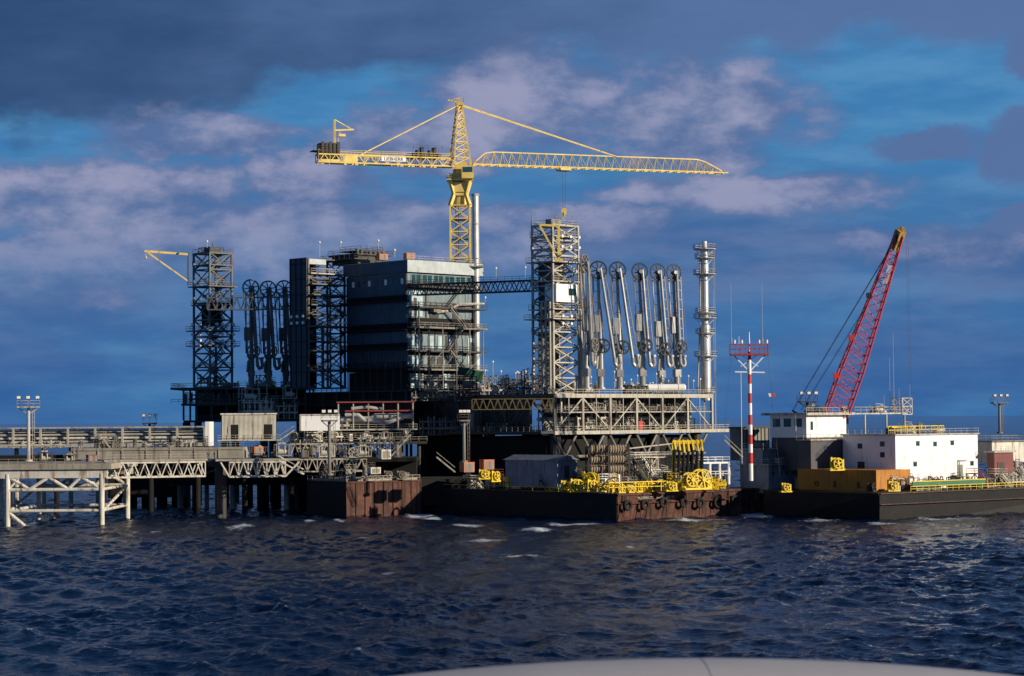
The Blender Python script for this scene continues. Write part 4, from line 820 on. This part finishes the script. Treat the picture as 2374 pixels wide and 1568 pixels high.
g=G(); g.box(-1.5,5.5,-1,2,0,.45); g.beam((-1.3,0,.4),(.5,0,2.4),.35); g.beam((5.2,0,.4),(3.4,0,2.4),.35); g.box(4.5,5.6,-.6,1.2,.45,2.2); t.part('frame',g,YD)
def ygear(px,py,D,s,lab,a=20,m=None):
    m=m or YD
    t=T('mooring_winch',lab,'winch',px,py,D,a,group='small mooring winches'); g=G(); g.box(0,3*s,0,1.6*s,0,.3*s); g.beam((.3*s,.2,0.3*s),(.3*s,.2,2.4*s),.3*s); g.beam((2.6*s,.2,.3*s),(2.6*s,.2,2.0*s),.3*s); g.beam((.3*s,.2,2.3*s),(1.4*s,.2,.4*s),.28*s); t.part('frame',g,m)
    g=G(); g.wheel((1.4*s,-.3*s,1.3*s),(0,1,0),.85*s,.16*s,5,.25*s); g.wheel((1.4*s,.9*s,1.3*s),(0,1,0),.85*s,.16*s,5,.25*s); t.part('drum_flange',g,m); g=G(); g.cyl((1.4*s,-.3*s,1.3*s),(1.4*s,.9*s,1.3*s),.5*s,12); t.part('drum',g,DS)
ygear(1322,1142,490,1.3,'yellow mooring winch on the barge deck'); ygear(1348,1130,492,1.5,'yellow mooring winch on the barge deck',-20); ygear(1362,1140,488,1.15,'yellow mooring winch on the barge deck',40); ygear(1300,1138,495,1.0,'yellow mooring winch on the barge deck'); ygear(1395,1140,487,.9,'yellow mooring winch on the barge deck'); ygear(1110,1112,505,1.0,'yellow mooring winch near the deck crates'); ygear(1140,1118,500,1.1,'yellow mooring winch near the deck crates',50); ygear(1480,1140,490,.8,'yellow mooring winch beside the barge railing',60); ygear(1545,1140,489,1.0,'yellow mooring winch beside the barge railing')
t=T('hose_rack','tall yellow topped rack with dark hanging hoses','rack',1560,1122,500,15)
L=t.rx(1630); zt_=t.z(1024); g=G()
for x in (0,L/2,L): g.beam((x,0,0),(x,0,zt_),.28)
g.beam((0,0,zt_),(L,0,zt_),.4); g.beam((0,0,zt_*.5),(L,0,zt_*.5),.25); t.part('frame',g,YD)
for k in range(7):
    x=.4+k*(L-.8)/6; q_=random.uniform(1.6,3.0); g=G(); g.torus((x,-.1,zt_-.2),(0,1,0),.42,.2,12,5); g.beam((x,-.2,zt_),(x+.3,-.25,zt_-q_),.38); t.part('hook',g,YD)
    g=G(); g.cyl((x+.1,-.2,zt_-q_),(x-.2,-.2,1),.36,8); t.part('hose',g,BK)
t=T('gangway_landing','white pipe gangway landing at the end of the barge','landing stage',1624,1105,510,25)
L=t.rx(1692); g=G(); g.plat(0,L,0,3,t.z(1072),.4)
for x in (0.2,L/3,2*L/3,L-.2): g.cyl((x,.2,-2),(x,.2,t.z(1075)),.35,8)
g.rail([(0,-.2,0),(L,-.2,0)],r=.1); t.part('frame',g,WH)
t=T('pipe_structure','pale pipework frame behind the hose rack','frame',1460,1110,520,20)
L=t.rx(1560); g=G(); g.tower(0,L,0,4,0,t.z(1062),2,.2,.12); g.plat(0,L,-.5,4,t.z(1060),.3); g.beam((0,0,t.z(1040)),(L,0,t.z(1030)),.3); t.part('frame',g,LG)
for a,b,c,d,D in ((1012,1060,1055,1095,503),(905,1060,952,1008,520),(1680,1020,1722,1060,505)):
    t=T('gangway_ladder','pale steel ladder stair between the decks','ladder',a,b,D); q=W(c,d,D)-t.b; g=G(); g.stair((0,0,0),q,1.2); t.part('flight',g,LG)
t=T('rusty_pontoon','rust red steel pontoon moored beside the jetty','pontoon',803,1199,514,38,basez=0)
lx=t.rx(975);ly=t.ry(712);zt=t.z(1117); g=G(); g.box(0,lx,0,ly,-2,zt); t.part('hull',g,RU); g=G()
for i in range(9): g.beam((lx*i/8,-.12,-1),(lx*i/8,-.12,zt-.3),.2)
g.beam((0,-.12,zt-.2),(lx,-.12,zt-.2),.35); t.part('frame_ribs',g,RU); g=G(); g.rail([(.2,.2,zt),(lx,.2,zt)],r=.07); g.rail([(.2,.2,zt),(.2,ly,zt)],r=.07); t.part('railing',g,LG)
g=G(); g.box(-.06,-.01,.1,ly,-1,zt-.1); t.part('shaded_plating',g,BH)  # black sheet on the rusty hull colours this side as shaded
g=G(); g.box(.5,lx-.5,.5,ly-.5,zt+.003,zt+.5); t.part('deck',g,CO)
PO=t
for i in range(10): put(rnd(850,1110,520,'rusty pontoon',[LG,WG,MG,DS],.7),PO,random.uniform(1,lx-3) if i<6 else 2,2 if i<6 else random.uniform(2,ly-3),zt+.5)
for px in (890,920): ygear(px,1112,522,.9,'grey painted mooring winch on the rusty pontoon',20,MG)
t=T('mooring_dolphin','dark steel mooring dolphin between pontoon and barge','dolphin',1000,1150,528,20,basez=0)
g=G(); g.box(-6,t.rx(1290),2,26,2,t.z(1112)); t.part('cap',g,BK); g=G()
for x in (-4,3,10,17,24): g.cyl((x,4,-5),(x,4,3),1.2,12)
t.part('pile',g,BK)
t=T('shadow_block','black block on piles standing in for shadow behind the jetty','caisson',250,1172,592,3,basez=0)  # black mass put in for the shadow on the sea here
L=t.rx(425); g=G(); g.box(0,L,0,20,2.2,t.z(1108)); t.part('cap',g,BK); g=G()
for i in range(5): g.cyl((2+i*(L-4)/4,3,-5),(2+i*(L-4)/4,3,3.8),1.5,12)
t.part('pile',g,BK)
# ================================================================ SIGNAL MAST
t=T('signal_mast','red and white banded signal mast with railed red platform','mast',1741,1115,497)
zb=[1115,1075,1050,1030,1008,985,962,935,912,890,868,835,815]
for k in range(len(zb)-1):
    g=G(); g.cyl((0,0,t.z(zb[k])),(0,0,t.z(zb[k+1])),.52-.014*k,12); t.part('mast_band',g,RR if k%2 else WH)
PR=M('platform_red',(.42,.06,.06))
g=G(); g.plat(-4.4,4.4,-1.6,1.6,t.z(820),.45,h=2.1); g.rail([(-4.4,-1.6,t.z(820)),(4.4,-1.6,t.z(820))],h=2.1,sp=1.0,r=.14); t.part('platform',g,PR)
g=G(); g.beam((-3.8,0,t.z(822)),(0,0,t.z(862)),.28); g.beam((3.8,0,t.z(822)),(0,0,t.z(862)),.28); g.beam((-2,0,t.z(822)),(2,0,t.z(850)),.16); g.beam((2,0,t.z(822)),(-2,0,t.z(850)),.16); g.cyl((0,0,t.z(835)),(0,0,t.z(770)),.28,8,.1); g.beam((-2.5,-1.5,t.z(800)),(-2.5,-1.5,t.z(780)),.1); t.part('brace',g,WH)
g=G(); g.beam((t.rx(1707),0,t.z(862)),(t.rx(1776),0,t.z(864)),.3); g.beam((t.rx(1721),0,t.z(862)),(t.rx(1721),0,t.z(1075)),.12); t.part('crosstree',g,WH)
g=G(); g.beam((-.7,0,t.z(1112)),(-.7,0,t.z(1000)),.12)
for sx in (-1,1): g.beam((sx*4.2,0,t.z(820)),(sx*7,2,t.z(1110)),.05)
t.part('stay',g,CB)
for px in (1705,1722,1762,1780): g=G(); x=t.rx(px); g.cyl((x,-1.4,t.z(797)),(x,-1.4,t.z(789)),.28,8); t.part('signal_lamp',g,LP)
for px,pb,pt_,D in ((1696,797,655,497),(1768,797,655,497),(2073,955,770,515),(2064,955,830,515),(2110,955,890,515),(1845,1000,960,505),(2085,955,900,514),(2050,955,915,514)):
    t=T('whip_aerial','thin pale whip aerial','aerial',px,pb,D,group='whip aerials'); g=G(); g.cyl((0,0,0),(0,0,t.z(pt_)),.06,5,.03); g.cyl((0,0,0),(0,0,1.2),.16,6); t.part('rod',g,LG)
t=T('signal_flag','small red and white signal flag on a halyard','flag',1789,950,498); g=G(); g.beam((0,0,0),(0,0,t.z(885)),.05); t.part('halyard',g,CB); g=G(); z_=t.z(920); g.add([(0,0,z_),(.9,.1,z_+.1),(.9,.1,z_+.8),(0,0,z_+.7)],[(0,1,2,3)]); t.part('cloth',g,RR); g=G(); g.add([(-.7,0,z_),(-.02,0,z_),(-.02,0,z_+.7),(-.7,0,z_+.8)],[(0,1,2,3)]); t.part('cloth',g,WH)
# ================================================================ RED BOOM CRANE
t=T('crawler_crane','red lattice boom crane with yellow boom tip','crane',1938,960,518)
bp=V((0,0,0)); tip=W(2084,548,500)-t.b; d=(tip-bp).normalized(); sx=V((d.z,0,-d.x)).normalized(); sy=V((0,1,0))
def bpt(f,a,b,w): return bp.lerp(tip,f)+sx*a*w+sy*b*w
prof=lambda f: 2.6*(1-max(0,(f-.25))/.75*.66)
g=G(); N_=20
for i in range(N_):
    f=i/N_;f2=(i+1)/N_; w=prof(f);w2=prof(f2); c=[(-1,-1),(1,-1),(1,1),(-1,1)]
    for k in range(4):
        a=c[k];b=c[(k+1)%4]; g.beam(bpt(f,*a,w),bpt(f2,*a,w2),.32); g.beam(bpt(f,*a,w),bpt(f,*b,w),.14)
        if k%2==0 or i%2: g.beam(bpt(f,*(a if i%2 else b),w),bpt(f2,*(b if i%2 else a),w2),.16)
t.part('boom',g,RD)
g=G(); g.beam(bpt(.93,0,0,1),bpt(1.03,0,0,1),1.9); g.cyl(tip+V((.6,-.6,1.2)),tip+V((.6,.6,1.2)),1.0,12); g.beam(tip,tip+V((.8,0,2.2)),.7); t.part('boom_tip',g,M('tip_yellow_worn',(.45,.30,.08),streak=.4))
g=G(); g.add([bpt(.74,-.2,-1.2,prof(.74)),bpt(.74,.6,-1.2,prof(.74)),bpt(.84,.6,-1.2,prof(.84)),bpt(.84,-.2,-1.2,prof(.84))],[(0,1,2,3)]); nb=t.part('name_board',g,WH)
ang=math.atan2(d.z,d.x); lettering(t,'AMERICAN',.95,bpt(.79,.2,-1.25,prof(.79)),(math.radians(90),-ang,0),RD,parent=nb)
g=G(); gb=W(1838,952,520)-t.b
for o in (-.5,.5): g.beam(bpt(.98,-.5,o,1),gb+V((0,o*2,0)),.09); g.beam(bpt(.62,-1,o,1.6),gb+V((2,o*2,0)),.07)
for x in (0,.5): g.beam(tip+V((1.6+x,0,1)),tip+V((1.9+x,0,-38)),.05)
t.part('rope',g,CB)
g=G(); g.box(-9,3,0,6,-2.5,-.2); g.beam(gb+V((0,1,-1)),(-4,1,-.2),.5); g.beam(gb+V((0,1,0)),(-7,1,-1),.4); t.part('machinery_house',g,DS)
for f in (.2,.42,.66): g=G(); c=bpt(f,-1.3,-1,prof(f)); g.box(c.x-.7,c.x+.6,c.y-.4,c.y+.4,c.z-.7,c.z+.5); t.part('boom_fitting',g,RR if f<.5 else DS)
# ================================================================ SHIP RIGHT
t=T('support_ship','dark hulled support vessel with white block superstructure','ship',2040,1197,478,38,basez=0)
lx=t.rx(2700);ly=t.ry(1770); zt=t.z(1143); g=G()
g.add([(1.5,1.5,-2),(lx,0,-2),(lx,ly,-2),(0,ly,-2),(0,0,zt),(lx,0,zt),(lx,ly,zt),(0,ly,zt)],[(0,3,2,1),(4,5,6,7),(0,1,5,4),(1,2,6,5),(2,3,7,6),(3,0,4,7)]); t.part('hull',g,BH)
g=G(); g.beam((0,-.2,zt-.2),(lx,-.2,zt-.2),.3); g.beam((-.2,0,zt-.2),(-.2,ly,zt-.2),.3); g.beam((0,-.2,zt-2.6),(lx,-.2,zt-2.6),.2)
t.part('rubbing_strake',g,M('dark_maroon_hull',(.035,.015,.013),streak=.4))
g=G(); g.rail([(lx*.1,.2,zt),(lx,.2,zt)],r=.1); t.part('railing',g,YD)
SH=t; zs=zt
for i in range(26): put(rnd(2200,1130,500,'support vessel deck',[DS,MG,GN,LG,WG,MR],.85),SH,5+i*(lx*.62-6)/26,random.uniform(2,7),zs)
for i in range(18): put(rnd(1900,1110,500,'support vessel foredeck',[DS,MG,DS,TG,LG,YD],1.0),SH,random.uniform(6,18),8+i*(ly-10)/18,zs)
t=T('bulwark','green painted bulwark plate along the ship deck','bulwark',2116,1130,487,38); L=t.rx(2285); g=G(); g.box(0,L,0,.25,0,t.z(1118)); t.part('plate',g,GN); g=G(); g.box(-.05,L+.05,-.1,.35,t.z(1118)+.003,t.z(1116)); t.part('cap_rail',g,YD)
t=T('pontoon_box','plain ochre steel deck box on the support vessel','container',2032,1143,486,38)
lx=t.rx(2111);ly=t.ry(1850); g=G(); g.box(0,lx,0,ly,0,t.z(1091)); t.part('body',g,OC); g=G(); g.box(-.05,lx+.05,-.05,.1,t.z(1093),t.z(1090.5)); g.box(-.05,.1,.11,ly,t.z(1093),t.z(1090.5)); t.part('edge_trim',g,OC)
g=G(); g.box(-.06,-.01,ly*.2,ly*.24,1,2.4); g.box(-.06,-.01,ly*.5,ly*.54,1,2.4); g.torus((-.1,ly*.75,1.8),(1,0,0),.5,.1,14,5); t.part('lashing_point',g,DS)
t=T('ship_accommodation','white steel accommodation block with small windows','building',2077,1112,498,38)
lx=t.rx(2268);ly=t.ry(1955); hh=t.z(1010); g=G(); g.box(0,lx,0,ly,-3,hh); t.part('wall',g,WH)
g=G(); g.box(-.4,lx+.4,-.4,ly+.4,hh+.003,hh+.3); g.rail([(-.3,-.3,hh+.3),(lx,-.3,hh+.3)],r=.06); g.rail([(-.3,-.3,hh+.3),(-.3,ly,hh+.3)],r=.06); t.part('roof',g,LG)
for px,py in ((2125,1030),(2165,1032),(2205,1030),(2118,1078),(2250,1080)):
    g=G(); x=t.rx(px); z_=t.z(py); g.box(x,x+1.2,-.06,-.01,z_-.5,z_+.5); w=t.part('window',g,GL); g=G(); g.box(x-.15,x+1.35,-.12,-.02,z_+.52,z_+.68); t.part('window_hood',g,LG,parent=w)
for px,py in ((2052,1030),(2052,1055),(2000,1035)):
    g=G(); y=t.ry(px); z_=t.z(py); g.box(-.06,-.01,y,y+1.4,z_-.6,z_+.6); t.part('window',g,GL)
g=G(); x=t.rx(2222); g.box(x,x+1.6,-.06,-.01,.2,3); x=t.rx(2100); g.box(x,x+1.5,-.06,-.01,0,2.2); t.part('door',g,MG)
g=G(); y=t.ry(2005); g.box(-.06,-.01,y,y+2.2,0,4.0); t.part('door',g,DS)
g=G(); zz=hh+.3; g.rail([(1,3,zz),(lx*.7,3,zz)],h=1.8,r=.13); g.beam((2,3,zz+1.7),(lx*.5,5,zz+1.3),.4); t.part('roof_handrail',g,YD); g=G(); g.stair((-1.5,ly+.5,-2),(-1.5,ly+4,5),1); t.part('stair',g,YD)
g=G()
for i in range(6): x=lx*(.12+.14*i); g.beam((x,-.3,0),(x,-.3,1.2),.08)
g.pipe([(lx*.75,-.4,0),(lx*.75,-.4,4),(lx*.85,-.4,4)],.16,6); t.part('pipe_rail',g,LG)
for i in range(7): put(rnd(2150,1000,510,'accommodation roof',[LG,WG,MG,DS],.55),t,2+i*(lx-4)/7,random.uniform(3,8),hh+.3)
t=T('ship_bridge','white wheelhouse with wide overhanging roof','ship bridge',1870,1012,508,38)
lx=t.rx(1962);ly=t.ry(1786); hh=t.z(963); g=G(); g.box(0,lx,0,ly,-.3,hh); t.part('wall',g,WH); g=G(); g.box(-1.5,lx+1.5,-1.5,ly+1.5,hh+.003,hh+.6); t.part('roof',g,LG)
g=G(); g.box(.2,lx-.2,.2,ly-.2,-8,-.32); t.part('lower_wall',g,DB)  # dark blue colour paints shade onto the wall below the wheelhouse
g=G(); g.box(lx+1.51,t.rx(2098),-1.0,6,hh+.1,hh+.45)
for px in (2000,2050,2092): g.beam((t.rx(px),-.8,-4),(t.rx(px),-.8,hh),.3)
g.rail([(lx+2,-1,hh+.45),(t.rx(2098),-1,hh+.45)],h=1.4,r=.09); t.part('wing_deck',g,LG)
for i in range(3): g=G(); y=ly*(.12+.3*i); g.box(-.06,-.01,y,y+2.4,hh*.45,hh*.85); t.part('window',g,GL)
g=G(); g.box(lx*.1,lx*.16,-.06,-.01,hh*.3,hh*.7); t.part('window',g,GL)
g=G(); g.tower(t.rx(2085),t.rx(2108),-1,2,hh,hh+4,2,.2,.14); g.rail([(0,0,hh+.6),(lx,0,hh+.6)],r=.07); t.part('mast_frame',g,LG)
for i in range(8): put(rnd(1900,955,510,'wheelhouse roof',[LG,MG,DS,WG],.45),t,random.uniform(1,t.rx(2080)),random.uniform(1,4),hh+.6)
t=T('ship_deckhouse','low blue grey deckhouse beside the ship bridge','deckhouse',1782,1115,512,38)
lx=t.rx(1870);ly=t.ry(1716); g=G(); g.box(0,lx,0,ly,-3,t.z(1078)); g.box(0,lx*1.4,2,ly,t.z(1077),t.z(1040)); t.part('wall',g,HU); g=G(); g.plat(-1,lx*1.4,-1,ly,t.z(1076),.25); g.plat(-.5,lx*1.2,1.2,ly,t.z(1040),.25); t.part('deck',g,LG)
for i in range(5): g=G(); x=lx*.12+i*lx*.18; g.cyl((x,-.01,t.z(1098)),(x,-.07,t.z(1098)),.4,10); t.part('porthole',g,GL)
for i in range(14): put(rnd(1800,1070,510,'deckhouse roof',[LG,MG,DS,DS,WG],.95),t,random.uniform(0,lx*1.5),random.uniform(-.8,1),t.z(1076))
t=T('mid_deckhouse','deckhouse block darkened as shade on the support vessel','deckhouse',1880,1050,505,38); lx=t.rx(1962); ly=t.ry(1850); g=G(); g.box(0,lx,0,ly,-8,t.z(1020)); t.part('wall',g,DB); g=G(); g.plat(-.5,lx,-.5,ly,t.z(1019),.3); t.part('deck',g,LG)  # wall colour darkened to stand for shade
t=T('container_shed','grey ribbed shed behind the signal mast','shed',1722,1040,530,38); lx=t.rx(1782); ly=t.ry(1693); g=G(); g.box(0,lx,0,ly,-3,t.z(993)); t.part('wall',g,MG); g=G()
for i in range(8): g.beam((lx*i/7,-.08,-2),(lx*i/7,-.08,t.z(993)),.2)
g.box(-.3,lx+.3,-.3,ly+.3,t.z(993)+.003,t.z(990)); t.part('trim',g,DS)
t=T('maroon_shed','maroon cargo shed at the ship stern','shed',2306,1106,514,38); lx=t.rx(2350); ly=t.ry(2290); g=G(); g.box(0,lx,0,ly,-2,t.z(1050)); t.part('wall',g,MR); g=G(); g.box(-.5,lx+.5,-.5,ly+.5,t.z(1050)+.003,t.z(1046)); g.rail([(-.5,-.5,t.z(1046)),(lx,-.5,t.z(1046))]); t.part('roof',g,LG); g=G(); g.box(1,lx*.5,-.1,-.01,0,3.5); t.part('door',g,DS)
t=T('upper_shed','white cargo house at the ship stern','shed',2300,1045,530,38); lx=t.rx(2420); ly=t.ry(2240); g=G(); g.box(0,lx,0,ly,-3,t.z(1024)); t.part('wall',g,WG); g=G(); g.plat(-.5,lx,-.5,ly,t.z(1022),.3); t.part('roof',g,MG)
for i in range(9): put(rnd(2330,1045,522,'ship stern deck',[WG,LG,MG,MR,WH],.8),t,random.uniform(-3,8),random.uniform(-5,-3),random.choice([-3,-6,-8]))
ygear(1812,1142,484,.9,'orange yellow mooring winch on the ship bow'); ygear(1925,1092,492,1.3,'yellow deck winch beside the container box'); ygear(2060,1140,480,1.0,'yellow mooring winch beside the container box')
# ================================================================ PEOPLE
def person(px,py,D,a,shirt,lab):
    o=W(px,py,D); me=bpy.data.meshes.new('person'); J=[(0,0,.95),(0,0,1.2),(0,0,1.45),(0,0,1.56),(0,-.01,1.68),(.2,0,1.42),(.27,.02,1.14),(.25,-.12,.92),(-.2,0,1.42),(-.27,.02,1.14),(-.22,-.15,.95),(.1,0,.9),(.12,-.03,.5),(.13,.04,.07),(.13,-.12,.03),(-.1,0,.9),(-.12,.05,.5),(-.13,.1,.07),(-.13,-.06,.03)]
    E=[(0,1),(1,2),(2,3),(3,4),(2,5),(5,6),(6,7),(2,8),(8,9),(9,10),(0,11),(11,12),(12,13),(13,14),(0,15),(15,16),(16,17),(17,18)]
    me.from_pydata(J,E,[]); ob=bpy.data.objects.new('person',me); COL.objects.link(ob); md=ob.modifiers.new('s','SKIN'); R=[.16,.15,.18,.065,.11,.07,.055,.045,.07,.055,.045,.1,.075,.055,.05,.1,.075,.055,.05]
    for i,r in enumerate(R): me.skin_vertices[0].data[i].radius=(r,r*.85)
    me.skin_vertices[0].data[0].use_root=True; ob.modifiers.new('u','SUBSURF').levels=1; ob.modifiers['u'].render_levels=1
    m=bpy.data.materials.new('clothing_'+shirt[0]); nt_,nn,ll=nodes(m); tcx=nn.new('ShaderNodeTexCoord'); s_=nn.new('ShaderNodeSeparateXYZ'); ll.new(tcx.outputs['Object'],s_.inputs[0]); dv=nn.new('ShaderNodeMath'); dv.operation='DIVIDE'; dv.inputs[1].default_value=2; ll.new(s_.outputs[2],dv.inputs[0]); rr=nn.new('ShaderNodeValToRGB'); rr.color_ramp.interpolation='CONSTANT'; e=rr.color_ramp.elements; e[0].color=(.02,.025,.04,1); e[1].position=.47; e[1].color=shirt[1]+(1,); k=e.new(.77); k.color=(.35,.2,.14,1); k=e.new(.86); k.color=(.03,.02,.015,1); ll.new(dv.outputs[0],rr.inputs[0]); ll.new(rr.outputs[0],nn['Principled BSDF'].inputs['Base Color']); me.materials.append(m)
    ob.location=o; ob.rotation_euler=(0,0,a); ob['label']=lab; ob['category']='person'
person(483,1064,516,.4,('dark',(.03,.03,.04)),'person in dark work clothes standing on the jetty'); person(497,1064,516,-.8,('blue',(.04,.06,.1)),'person in dark blue jacket standing on the jetty')
# ================================================================ foreground lifeboat
c=W(1590,1580,9.0); t=T('lifeboat','smooth white rounded lifeboat canopy below the ship rail','lifeboat',1590,1580,9.6,3); t.b=V((c.x,9.8,c.z-1.2)); t.e.location=t.b
g=G(); n_=128;m_=64; vs=[];fs=[]
for j in range(m_+1):
    ph=math.pi*j/m_
    for i in range(n_):
        th=2*math.pi*i/n_; vs.append((4.0*math.cos(ph),1.15*math.sin(ph)*math.cos(th),1.2*math.sin(ph)*math.sin(th)))
for j in range(m_):
    for i in range(n_): fs.append((j*n_+i,(j+1)*n_+i,(j+1)*n_+(i+1)%n_,j*n_+(i+1)%n_))
g.add(vs,fs); t.part('canopy',g,M('canopy_white',(.42,.42,.45),var=.10,scale=1.5,rough=.55),smooth=True)
g=G(); s=math.sqrt(1-(.14/4.0)**2); pts=[(.14,1.150*math.cos(k*math.pi/48)*s,1.200*math.sin(k*math.pi/48)*s) for k in range(49)]; g.pipe(pts,.002,6); t.part('seam',g,M('seam_grey',(.38,.38,.40)))
g=G(); g.torus((0,0,0),(0,0,1),1,.03,48,6); g.v=[(a*4.0,b*1.16,c_) for a,b,c_ in g.v]; t.part('gunwale',g,OR)
sc=bpy.context.scene; sc.view_settings.view_transform='Standard'; sc.view_settings.look='None'; sc.view_settings.exposure=0
